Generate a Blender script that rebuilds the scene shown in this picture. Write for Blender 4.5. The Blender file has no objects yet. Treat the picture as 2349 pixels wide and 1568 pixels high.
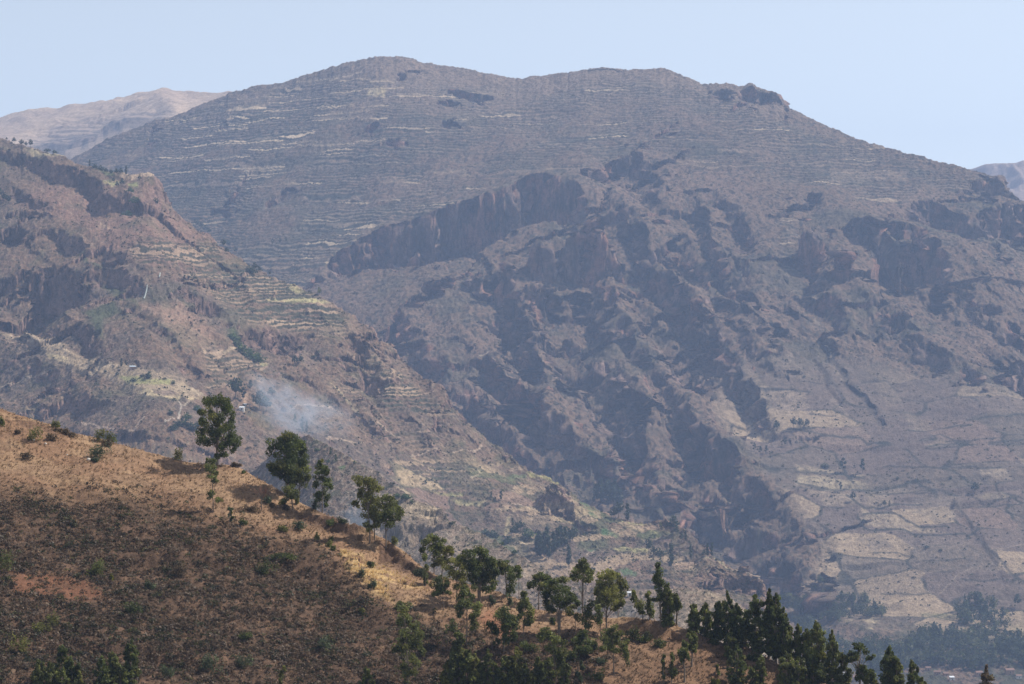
import bpy, math, random
import numpy as np
from mathutils import Vector

# ------------------------------------------------------------------ camera, sky, sun, exposure
SC = bpy.context.scene
COL = SC.collection
cam_d = bpy.data.cameras.new("camera")
cam_d.lens = 85.0
cam_d.sensor_width = 36.0
cam_d.clip_start = 1.0
cam_d.clip_end = 40000.0
cam = bpy.data.objects.new("camera", cam_d)
COL.objects.link(cam)
cam.location = (0, 0, 0)
cam.rotation_euler = (math.radians(90), 0, 0)
SC.camera = cam

SUN_EL, SUN_AZ = math.radians(50), math.radians(68)      # azimuth from +Y towards +X
world = bpy.data.worlds.new("World")
SC.world = world
world.use_nodes = True
wt = world.node_tree
wt.nodes.clear()
sky = wt.nodes.new("ShaderNodeTexSky")
sky.sky_type = 'NISHITA'
sky.sun_disc = False
sky.sun_elevation = SUN_EL
sky.sun_rotation = SUN_AZ
sky.altitude = 3000
sky.air_density = 1.0
sky.dust_density = 4.0
sky.ozone_density = 1.0
bg = wt.nodes.new("ShaderNodeBackground")
bg.inputs['Strength'].default_value = 0.112
wo = wt.nodes.new("ShaderNodeOutputWorld")
hsv = wt.nodes.new("ShaderNodeHueSaturation")
hsv.inputs['Hue'].default_value = 0.487
hsv.inputs['Saturation'].default_value = 0.40      # dust-laden dry season air
wt.links.new(sky.outputs[0], hsv.inputs['Color'])
wt.links.new(hsv.outputs[0], bg.inputs[0])
wt.links.new(bg.outputs[0], wo.inputs[0])

sd = bpy.data.lights.new("sun", 'SUN')
sd.energy = 4.2
sd.angle = math.radians(0.53)
sd.color = (1.0, 0.93, 0.83)
sun = bpy.data.objects.new("sun", sd)
COL.objects.link(sun)
ldir = Vector((math.sin(SUN_AZ) * math.cos(SUN_EL), math.cos(SUN_AZ) * math.cos(SUN_EL), math.sin(SUN_EL)))
sun.rotation_euler = (-ldir).to_track_quat('-Z', 'Y').to_euler()

SC.view_settings.view_transform = 'Standard'
SC.view_settings.look = 'None'
SC.view_settings.exposure = 0.52
SC.view_settings.gamma = 1.0
SC.render.engine = 'CYCLES'
SC.cycles.volume_bounces = 1
SC.cycles.max_bounces = 5
SC.cycles.diffuse_bounces = 2
SC.cycles.transparent_max_bounces = 8
SC.cycles.use_denoising = True
SC.cycles.use_adaptive_sampling = False

HAZE_DENSITY = 0.84e-4
HAZE_COLOR = (0.47, 0.64, 1.0)
SMOKE_DENSITY = 0.055

rnd = random.Random(7)
RG = np.random.default_rng(11)

# ------------------------------------------------------------------ picture measurements -> world
# Measurements were taken on a 2349 x 1568 copy of the photograph; K = tangent per measured pixel.
K = 36.0 / 85.0 / 2349.0
CX, CY = 1174.5, 784.0


def R(x0, y0, s):
    """returns a converter from an enlarged crop to measured pixels"""
    def f(*pts):
        return [(x0 + p[0] * s, y0 + p[1] * s) + tuple(p[2:]) for p in pts]
    return f


Z1 = R(0, 72.6, .33993)
Z2 = R(725.9, 72.6, .33993)
Z3 = R(1550.5, 72.6, .33993)
Z4 = R(0, 508.1, .33993)
Z5 = R(725.9, 508.1, .33993)
Z6 = R(1550.5, 508.1, .33993)
N1 = R(0, 871.1, .2225)
N2 = R(406.5, 871.1, .2225)
N3 = R(871.1, 1016.3, .2225)
N4 = R(1379.2, 1016.3, .2225)
N5 = R(0, 1219.5, .2225)
N6 = R(508.1, 1219.5, .2225)
N7 = R(1016.3, 1219.5, .2225)
N8 = R(1524.4, 1219.5, .2225)
N9 = R(1826.4, 1016.3, .352)
D = R(0, 0, 1.0)

# ------------------------------------------------------------------ noise


def _h(ix, iy, seed):
    n = (ix.astype(np.int64) * 374761393 + iy.astype(np.int64) * 668265263 + seed * 974634777) & 0xFFFFFFFF
    n = ((n ^ (n >> 13)) * 1274126177) & 0xFFFFFFFF
    n = (n ^ (n >> 16)) & 0xFFFFFF
    return n.astype(np.float32) / np.float32(0xFFFFFF)


def vnoise(x, y, seed=0):
    """smooth value noise, -1..1"""
    xf, yf = np.floor(x), np.floor(y)
    fx, fy = (x - xf).astype(np.float32), (y - yf).astype(np.float32)
    ix, iy = xf.astype(np.int64), yf.astype(np.int64)
    fx = fx * fx * fx * (fx * (fx * 6 - 15) + 10)
    fy = fy * fy * fy * (fy * (fy * 6 - 15) + 10)
    a, b = _h(ix, iy, seed), _h(ix + 1, iy, seed)
    c, d = _h(ix, iy + 1, seed), _h(ix + 1, iy + 1, seed)
    return ((a + (b - a) * fx) * (1 - fy) + (c + (d - c) * fx) * fy) * 2 - 1


def fbm(x, y, octs=4, seed=0, gain=0.5, lac=2.03):
    s, amp, tot = 0, 1.0, 0
    for i in range(octs):
        s = s + amp * vnoise(x + 17.3 * i, y - 9.1 * i, seed + i)
        tot += amp
        amp *= gain
        x, y = x * lac, y * lac
    return s / tot


def ridged(x, y, octs=4, seed=0, gain=0.5):
    s, amp, tot = 0, 1.0, 0
    for i in range(octs):
        n = 1 - np.abs(vnoise(x + 31.3 * i, y - 19.1 * i, seed + i)) * 1.6
        s = s + amp * n
        tot += amp
        amp *= gain
        x, y = x * 2.1, y * 2.1
    return s / tot


def sstep(a, b, x):
    t = np.clip((x - a) / (b - a), 0, 1)
    return t * t * (3 - 2 * t)


def seg_dist(X, Y, P):
    """nearest distance, signed side (left of travel positive), parameter (index float)"""
    best = np.full(X.shape, 1e9, np.float32)
    side = np.zeros(X.shape, np.float32)
    par = np.zeros(X.shape, np.float32)
    for i in range(len(P) - 1):
        ax, ay = P[i][0], P[i][1]
        dx, dy = P[i + 1][0] - ax, P[i + 1][1] - ay
        l2 = dx * dx + dy * dy + 1e-9
        t = np.clip(((X - ax) * dx + (Y - ay) * dy) / l2, 0, 1)
        d = np.hypot(X - ax - t * dx, Y - ay - t * dy)
        m = d < best
        cr = dx * (Y - ay) - dy * (X - ax)
        best = np.where(m, d, best)
        side = np.where(m, np.sign(cr), side)
        par = np.where(m, i + t, par)
    return best, side, par


def softpoly(PX, PY, poly, soft=6.0):
    """1 inside a polygon (measured pixels), 0 outside, soft edge"""
    poly = [p[:2] for p in poly]
    xs, ys = [p[0] for p in poly], [p[1] for p in poly]
    m = (PX > min(xs) - soft) & (PX < max(xs) + soft) & (PY > min(ys) - soft) & (PY < max(ys) + soft)
    out = np.zeros(PX.shape, np.float32)
    if not m.any():
        return out
    x, y = PX[m], PY[m]
    d, _, _ = seg_dist(x, y, poly + poly[:1])
    ins = np.zeros(x.shape, bool)
    n = len(poly)
    for i in range(n):
        x1, y1 = poly[i]
        x2, y2 = poly[(i + 1) % n]
        c = ((y1 > y) != (y2 > y)) & (x < (x2 - x1) * (y - y1) / (y2 - y1 + 1e-9) + x1)
        ins ^= c
    sd_ = np.where(ins, d, -d)
    out[m] = sstep(-soft, soft, sd_)
    return out


def softline(PX, PY, line, width, soft=None):
    soft = soft or width
    line = [p[:2] for p in line]
    xs, ys = [p[0] for p in line], [p[1] for p in line]
    r = width + soft
    m = (PX > min(xs) - r) & (PX < max(xs) + r) & (PY > min(ys) - r) & (PY < max(ys) + r)
    out = np.zeros(PX.shape, np.float32)
    if m.any():
        d, _, _ = seg_dist(PX[m], PY[m], line)
        out[m] = 1 - sstep(width, width + soft, d)
    return out


# ------------------------------------------------------------------ naming helpers


def tag(o, label=None, cat=None, group=None, kind=None):
    if label:
        o['label'] = label
    if cat:
        o['category'] = cat
    if group:
        o['group'] = group
    if kind:
        o['kind'] = kind
    return o


def make_mesh(name, V, F, mats, colors=None, smooth=True, matidx=None):
    V = np.ascontiguousarray(V, np.float32)
    F = np.ascontiguousarray(F, np.int32)
    n = F.shape[1]
    me = bpy.data.meshes.new(name)
    me.vertices.add(len(V))
    me.vertices.foreach_set('co', V.ravel())
    me.loops.add(F.size)
    me.loops.foreach_set('vertex_index', F.ravel())
    me.polygons.add(len(F))
    me.polygons.foreach_set('loop_start', np.arange(0, F.size, n, dtype=np.int32))
    me.polygons.foreach_set('loop_total', np.full(len(F), n, np.int32))
    me.polygons.foreach_set('use_smooth', np.full(len(F), smooth, bool))
    for m in (mats if isinstance(mats, (list, tuple)) else [mats]):
        me.materials.append(m)
    if matidx is not None:
        me.polygons.foreach_set('material_index', np.ascontiguousarray(matidx, np.int32))
    me.update(calc_edges=True)
    if colors is not None:
        at = me.color_attributes.new('Col', 'FLOAT_COLOR', 'POINT')
        c = np.ones((len(V), 4), np.float32)
        c[:, :colors.shape[1]] = colors
        at.data.foreach_set('color', c.ravel())
    return me


def obj(name, me, parent=None, loc=None):
    o = bpy.data.objects.new(name, me)
    COL.objects.link(o)
    if parent:
        o.parent = parent
    if loc is not None:
        o.location = loc
    return o


# ------------------------------------------------------------------ materials


def terrain_mat(name, s1, s2, bump, vary=0.35, rough=0.95, bd=1.0):
    """albedo from the vertex colours (soil, grass, rock, crops), broken up by fine noise"""
    m = bpy.data.materials.new(name)
    m.use_nodes = True
    t = m.node_tree
    N, L = t.nodes, t.links
    b = N['Principled BSDF']
    b.inputs['Roughness'].default_value = rough
    b.inputs['Specular IOR Level'].default_value = 0.15
    a = N.new('ShaderNodeAttribute')
    a.attribute_name = 'Col'
    tc = N.new('ShaderNodeTexCoord')
    n1 = N.new('ShaderNodeTexNoise')
    n1.inputs['Scale'].default_value = s1
    n1.inputs['Detail'].default_value = 3
    n1.inputs['Roughness'].default_value = 0.65
    n2 = N.new('ShaderNodeTexNoise')
    n2.inputs['Scale'].default_value = s2
    n2.inputs['Detail'].default_value = 4
    n2.inputs['Roughness'].default_value = 0.7
    for n in (n1, n2):
        L.new(tc.outputs['Object'], n.inputs['Vector'])
    ad = N.new('ShaderNodeMath')
    ad.operation = 'ADD'
    L.new(n1.outputs[0], ad.inputs[0])
    L.new(n2.outputs[0], ad.inputs[1])
    mr = N.new('ShaderNodeMapRange')
    mr.inputs['From Min'].default_value = 0.7
    mr.inputs['From Max'].default_value = 1.3
    mr.inputs['To Min'].default_value = 1 - vary
    mr.inputs['To Max'].default_value = 1 + vary
    L.new(ad.outputs[0], mr.inputs['Value'])
    vm = N.new('ShaderNodeVectorMath')
    vm.operation = 'SCALE'
    L.new(a.outputs['Color'], vm.inputs[0])
    L.new(mr.outputs[0], vm.inputs['Scale'])
    L.new(vm.outputs[0], b.inputs['Base Color'])
    bp = N.new('ShaderNodeBump')
    bp.inputs['Strength'].default_value = bump
    bp.inputs['Distance'].default_value = bd
    L.new(n2.outputs[0], bp.inputs['Height'])
    L.new(bp.outputs[0], b.inputs['Normal'])
    return m


def leaf_mat(name, vary=0.5):
    m = bpy.data.materials.new(name)
    m.use_nodes = True
    t = m.node_tree
    N, L = t.nodes, t.links
    b = N['Principled BSDF']
    out = N['Material Output']
    b.inputs['Roughness'].default_value = 0.55
    b.inputs['Specular IOR Level'].default_value = 0.3
    a = N.new('ShaderNodeAttribute')
    a.attribute_name = 'Col'
    tc = N.new('ShaderNodeTexCoord')
    n1 = N.new('ShaderNodeTexNoise')
    n1.inputs['Scale'].default_value = 1.3
    n1.inputs['Detail'].default_value = 3
    L.new(tc.outputs['Object'], n1.inputs['Vector'])
    mr = N.new('ShaderNodeMapRange')
    mr.inputs['From Min'].default_value = 0.3
    mr.inputs['From Max'].default_value = 0.7
    mr.inputs['To Min'].default_value = 1 - vary
    mr.inputs['To Max'].default_value = 1 + vary
    L.new(n1.outputs[0], mr.inputs['Value'])
    vm = N.new('ShaderNodeVectorMath')
    vm.operation = 'SCALE'
    L.new(a.outputs['Color'], vm.inputs[0])
    L.new(mr.outputs[0], vm.inputs['Scale'])
    L.new(vm.outputs[0], b.inputs['Base Color'])
    tr = N.new('ShaderNodeBsdfTranslucent')
    L.new(vm.outputs[0], tr.inputs['Color'])
    mx = N.new('ShaderNodeMixShader')
    mx.inputs[0].default_value = 0.55
    L.new(b.outputs[0], mx.inputs[1])
    L.new(tr.outputs[0], mx.inputs[2])
    L.new(mx.outputs[0], out.inputs['Surface'])
    return m


def plain_mat(name, col, rough=0.9, scale=4.0, vary=0.25, bump=0.3):
    m = bpy.data.materials.new(name)
    m.use_nodes = True
    t = m.node_tree
    N, L = t.nodes, t.links
    b = N['Principled BSDF']
    b.inputs['Roughness'].default_value = rough
    tc = N.new('ShaderNodeTexCoord')
    n1 = N.new('ShaderNodeTexNoise')
    n1.inputs['Scale'].default_value = scale
    n1.inputs['Detail'].default_value = 4
    L.new(tc.outputs['Object'], n1.inputs['Vector'])
    cr = N.new('ShaderNodeValToRGB')
    c = np.array(col)
    cr.color_ramp.elements[0].position = 0.3
    cr.color_ramp.elements[1].position = 0.7
    cr.color_ramp.elements[0].color = tuple(c * (1 - vary)) + (1,)
    cr.color_ramp.elements[1].color = tuple(np.clip(c * (1 + vary), 0, 1)) + (1,)
    L.new(n1.outputs[0], cr.inputs[0])
    L.new(cr.outputs[0], b.inputs['Base Color'])
    bp = N.new('ShaderNodeBump')
    bp.inputs['Strength'].default_value = bump
    L.new(n1.outputs[0], bp.inputs['Height'])
    L.new(bp.outputs[0], b.inputs['Normal'])
    return m


# ------------------------------------------------------------------ terrain sheets


def row_interp(row, px):
    xs = np.array([p[0] for p in row], float)
    return (np.interp(px, xs, np.array([p[1] for p in row], float)),
            np.interp(px, xs, np.array([p[2] for p in row], float)))


def smooth1(a, n, axis=0):
    if n < 2:
        return a
    k = np.hanning(n + 2)[1:-1]
    k /= k.sum()
    pad = [(0, 0)] * a.ndim
    pad[axis] = (n // 2, n - 1 - n // 2)
    ap = np.pad(a, pad, mode='edge')
    # linear extrapolation keeps the ends in place
    return np.apply_along_axis(lambda v: np.convolve(v, k, 'valid'), axis, ap)


class Sheet:
    """A hill side as a real surface: rows are contour-like polylines (px, py, distance in m) running from the
    crest down towards the viewer; in front of them comes the back slope behind the crest."""

    def __init__(self, rows, px0, px1, dpx, dY, back=((150, 60), (500, 320)), sm=0.05, jag=0.0, jags=9.0, seed=1):
        self.px = np.arange(px0, px1 + dpx, dpx)
        P, Y = [], []
        for i, r in enumerate(rows):
            p, y = row_interp(r, self.px)
            if i == 0:
                if jag:
                    p = p + jag * fbm(self.px / jags, self.px * 0, 4, seed)
            else:
                p, y = smooth1(p, 81), smooth1(y, 81)
            P.append(p)
            Y.append(smooth1(y, 61))
        Zr = [(CY - p) * K * y for p, y in zip(P, Y)]
        # back slope
        for dy, dz in back:
            Zr.insert(0, Zr[len(Zr) - len(P)] - dz)
            Y.insert(0, Y[len(Y) - len(P)] + dy)
        nb = len(back)
        Zr, Y = np.array(Zr), np.array(Y)
        ts, t = [], 0
        for i in range(len(Y) - 1):
            gap = float(np.mean(Y[i] - Y[i + 1]))
            step = dY if (i >= nb and i < len(Y) - 2) else dY * 8
            if i == nb - 1:
                step = dY * 3
            n = max(2, int(gap / step))
            ts += list(i + np.arange(n) / n)
        ts.append(len(Y) - 1)
        ts = np.array(ts)
        i0 = np.minimum(ts.astype(int), len(Y) - 2)
        f = (ts - i0)[:, None]
        Yg = Y[i0] * (1 - f) + Y[i0 + 1] * f
        Zg = Zr[i0] * (1 - f) + Zr[i0 + 1] * f
        # round the kinks between rows, not the crest
        n = max(3, int(len(ts) * sm))
        Zs = smooth1(Zg, n, 0)
        w = sstep(0.0, 0.5, np.abs(ts - nb))[:, None] * sstep(0, 0.3, np.minimum(ts, len(Y) - 1 - ts))[:, None]
        Zg = Zg * (1 - w) + Zs * w
        self.Y = Yg
        self.X = (self.px[None, :] - CX) * K * Yg
        self.Z0 = Zg
        self.Z = Zg.copy()
        self.PY0 = CY - Zg / (K * Yg)
        self.PX0 = np.broadcast_to(self.px[None, :], Yg.shape)
        self.ridge = int(np.searchsorted(ts, nb))

    def at(self, px, py):
        """distance of the undisturbed surface seen at a measured pixel"""
        c = int(np.clip(round((px - self.px[0]) / (self.px[1] - self.px[0])), 0, len(self.px) - 1))
        a = np.maximum.accumulate(self.PY0[self.ridge:, c])
        return float(np.interp(py, a, self.Y[self.ridge:, c]))

    def xy(self, px, py):
        Y = self.at(px, py)
        return ((px - CX) * K * Y, Y)

    def ground(self, px, Y):
        """height of the finished surface"""
        fc = np.clip((px - self.px[0]) / (self.px[1] - self.px[0]), 0, len(self.px) - 1.001)
        c = int(fc)
        g = fc - c
        z = []
        for cc in (c, c + 1):
            z.append(np.interp(Y, self.Y[::-1, cc], self.Z[::-1, cc]))
        return float(z[0] * (1 - g) + z[1] * g)

    def place(self, px, py):
        Y = self.at(px, py)
        return np.array([(px - CX) * K * Y, Y, self.ground(px, Y)])

    def warp(self, a1, s1, a2, s2, seed):
        self.WX = self.X + a1 * fbm(self.X / s1, self.Y / s1, 3, seed) + a2 * fbm(self.X / s2, self.Y / s2, 2, seed + 5)
        self.WY = self.Y + a1 * fbm(self.X / s1, self.Y / s1, 3, seed + 9) + a2 * fbm(self.X / s2, self.Y / s2, 2, seed + 14)

    def scarp(self, line, drop, w, L, rim=0.12):
        """a crest line (px,py,height) whose ground falls away on the side the vector `drop` points to"""
        P = [self.xy(p[0], p[1]) for p in line]
        H = np.array([p[2] for p in line], float)
        dv = (drop[0], -drop[1])
        ex, ey = P[-1][0] - P[0][0], P[-1][1] - P[0][1]
        sgn = np.sign(ex * dv[1] - ey * dv[0]) or 1
        r = w + 3.0 * L
        xs, ys = [p[0] for p in P], [p[1] for p in P]
        m = (self.X > min(xs) - r) & (self.X < max(xs) + r) & (self.Y > min(ys) - r) & (self.Y < max(ys) + r)
        if not m.any():
            return
        d, s, par = seg_dist(self.WX[m], self.WY[m], P)
        h = np.interp(par, np.arange(len(P)), H)
        # fade beyond the two ends
        e0 = np.hypot(self.WX[m] - P[0][0], self.WY[m] - P[0][1])
        e1 = np.hypot(self.WX[m] - P[-1][0], self.WY[m] - P[-1][1])
        end = np.where(par <= 0.001, np.clip(1 - e0 / (0.35 * L + 5), 0, 1),
                       np.where(par >= len(P) - 1.001, np.clip(1 - e1 / (0.35 * L + 5), 0, 1), 1.0))
        ds = d * s * sgn
        dz = -h * end * sstep(0, w, ds) * np.exp(-np.maximum(ds - w, 0) / L)
        dz += rim * h * end * np.exp(-(ds / (w * 1.3)) ** 2)
        self.Z[m] += dz

    def knob(self, c, r, H, ry=None):
        px, py = c[0][:2]
        x, y = self.xy(px, py)
        ry = ry or r
        m = (np.abs(self.X - x) < 3 * r) & (np.abs(self.Y - y) < 3 * ry)
        q = np.hypot((self.WX[m] - x) / r, (self.WY[m] - y) / ry)
        self.Z[m] += H * (1 - sstep(0.35, 1.15, q)) * (1 - 0.25 * np.clip(q, 0, 1))

    def flute(self, mask, amp, size, seed, rise=120):
        """push steep rock in and out horizontally: columns, gullies and buttresses"""
        sx, sy, sl = self.slope()
        n = np.maximum(sl, 1e-3)
        a = (ridged(self.WX / size, self.WY / size + self.Z / rise, 4, seed, .55) - .55) * amp
        a = a * mask * np.clip(sl, 0, 1)
        self.X = self.X - sx / n * a
        self.Y = self.Y - sy / n * a

    def slope(self):
        dY = np.gradient(self.Y, axis=0)
        dZ = np.gradient(self.Z, axis=0)
        sy = dZ / np.where(np.abs(dY) < 1e-3, -1e-3, dY)
        dX = np.gradient(self.X, axis=1)
        sx = (np.gradient(self.Z, axis=1) - sy * np.gradient(self.Y, axis=1)) / dX
        return sx, sy, np.hypot(sx, sy)

    def build(self, name, mat, colors):
        nr, nc = self.Y.shape
        V = np.stack([self.X, self.Y, self.Z], -1).reshape(-1, 3)
        i = np.arange(nr * nc).reshape(nr, nc)
        F = np.stack([i[1:, :-1], i[1:, 1:], i[:-1, 1:], i[:-1, :-1]], -1).reshape(-1, 4)
        me = make_mesh(name, V, F, mat, colors.reshape(-1, 3))
        return tag(obj(name, me), kind='structure')


def cells(x, y, seed):
    """patchwork of jittered cells: id noise 0..1 and distance to the nearest border"""
    xi, yi = np.floor(x), np.floor(y)
    d1 = np.full(x.shape, 9.0, np.float32)
    d2 = d1.copy()
    idn = np.zeros(x.shape, np.float32)
    for a in (-1, 0, 1):
        for b in (-1, 0, 1):
            cx, cy = (xi + a).astype(np.int64), (yi + b).astype(np.int64)
            px = cx + .5 + .7 * (_h(cx, cy, seed) - .5)
            py = cy + .5 + .7 * (_h(cx, cy, seed + 1) - .5)
            d = np.maximum(np.abs(x - px), np.abs(y - py)) * .75 + .25 * (np.abs(x - px) + np.abs(y - py))
            nearer = d < d1
            d2 = np.where(nearer, d1, np.minimum(d2, d))
            idn = np.where(nearer, _h(cx, cy, seed + 2), idn)
            d1 = np.minimum(d1, d)
    return idn, d2 - d1


def mixc(base, col, m):
    return base * (1 - m[..., None]) + np.array(col, np.float32) * m[..., None]

def terrace(S, mask, step, wx=30, seed=3, depth=1.0, ratio=0.6):
    """contour steps; returns riser mask"""
    h = S.Z + step * 0.9 * fbm(S.X / wx, S.Y / wx, 3, seed)
    h = h + step * 1.1 * vnoise(S.Z / (3.3 * step), S.X / (7 * wx), seed + 40)
    q = h / step
    f = q - np.floor(q)
    # f: 0..1 rising; tread for f<ratio, riser above
    g = np.where(f < ratio, f * 0.28 / ratio, 0.28 + (f - ratio) / (1 - ratio) * 0.72)
    S.Z += mask * depth * step * (g - f)
    ris = sstep(ratio - 0.08, ratio + 0.02, f) * (1 - sstep(0.93, 1.0, f))
    ident = _h(np.floor(q).astype(np.int64), np.floor((S.X + 25 * vnoise(S.X / 40, S.Y / 40, seed)) / (wx * 1.7)).astype(np.int64), seed)
    return ris * mask, ident

# ================================================================== THE LAND
Q = 1.0       # mesh coarseness
M_FAR = terrain_mat('dry_mountain_slope', 0.12, 0.45, 0.9, 0.50, bd=3.0)
M_MID = terrain_mat('dry_hillside', 0.22, 0.8, 0.9, 0.50, bd=1.6)
M_NEAR = terrain_mat('near_hillside_soil', 1.2, 5.0, 0.8, 0.40, bd=0.3)

# ---- the great mountain across the valley, with the valley floor at its foot
MA = [(100, 390, 5300), (150, 365, 5300), (200, 343, 5280), (260, 312, 5250), (330, 285, 5250), (400, 262, 5230),
      (450, 242, 5210), (500, 220, 5200), (540, 206, 5180), (600, 194, 5150), (650, 186, 5120), (700, 165, 5100),
      (760, 146, 5060), (830, 133, 5020), (880, 128, 5000), (930, 130, 5000), (980, 138, 5000), (1050, 146, 4980),
      (1100, 155, 4960), (1150, 163, 4950), (1200, 167, 4940), (1250, 163, 4930), (1300, 157, 4920), (1350, 152, 4910),
      (1400, 152, 4900), (1440, 152, 4880), (1490, 155, 4860), (1530, 163, 4840), (1580, 180, 4800), (1620, 195, 4780),
      (1640, 190, 4770), (1665, 187, 4760), (1690, 193, 4750), (1705, 197, 4740), (1716, 191, 4740), (1728, 189, 4735),
      (1737, 197, 4730), (1752, 201, 4720), (1768, 207, 4710), (1782, 211, 4700), (1790, 222, 4690), (1800, 230, 4680),
      (1806, 240, 4670), (1850, 265, 4640), (1900, 292, 4600), (1950, 312, 4580), (2000, 325, 4550), (2050, 332, 4520),
      (2100, 350, 4500), (2150, 368, 4480), (2200, 378, 4450), (2240, 387, 4420), (2270, 398, 4400), (2290, 402, 4390),
      (2306, 418, 4370), (2320, 436, 4350), (2335, 447, 4330), (2349, 462, 4300), (2450, 540, 4250), (2600, 640, 4200)]
MB = [(100, 450, 4950), (200, 430, 4900), (600, 350, 4700), (900, 330, 4600), (1300, 310, 4550), (1700, 330, 4450),
      (2000, 420, 4350), (2300, 520, 4150), (2600, 740, 4050)]
MC = [(100, 540, 4620), (200, 520, 4600), (600, 510, 4400), (900, 500, 4300), (1150, 450, 4250), (1300, 420, 4250),
      (1500, 410, 4250), (1750, 450, 4200), (2000, 510, 4150), (2300, 590, 3980), (2600, 800, 3880)]
MD = [(100, 720, 4250), (200, 700, 4200), (600, 680, 4050), (900, 660, 3980), (1300, 640, 3950), (1700, 625, 3950),
      (2000, 680, 3880), (2300, 770, 3740), (2600, 950, 3640)]
ME = [(100, 950, 3800), (900, 900, 3650), (1300, 880, 3650), (1700, 855, 3650), (2000, 905, 3580), (2300, 985, 3450), (2600, 1100, 3350)]
MF = [(100, 1200, 3450), (1300, 1120, 3350), (1700, 1100, 3350), (2300, 1200, 3200), (2600, 1260, 3150)]
MG = [(100, 1390, 3150), (1300, 1380, 3050), (1700, 1385, 3050), (2000, 1400, 3020), (2300, 1430, 2950), (2600, 1440, 2930)]
MH = [(100, 1568, 2700), (1300, 1568, 2700), (2300, 1590, 2650), (2600, 1590, 2650)]
MI = [(100, 1879, 2000), (2600, 1879, 2000)]
M = Sheet([MA, MB, MC, MD, ME, MF, MG, MH, MI], 120, 2560, 1.9 * Q, 2.4 * Q, back=((200, 70), (900, 500)), sm=0.05,
          jag=1.6, jags=7.0, seed=31)
M.warp(20, 130, 5, 24, 3)

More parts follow.
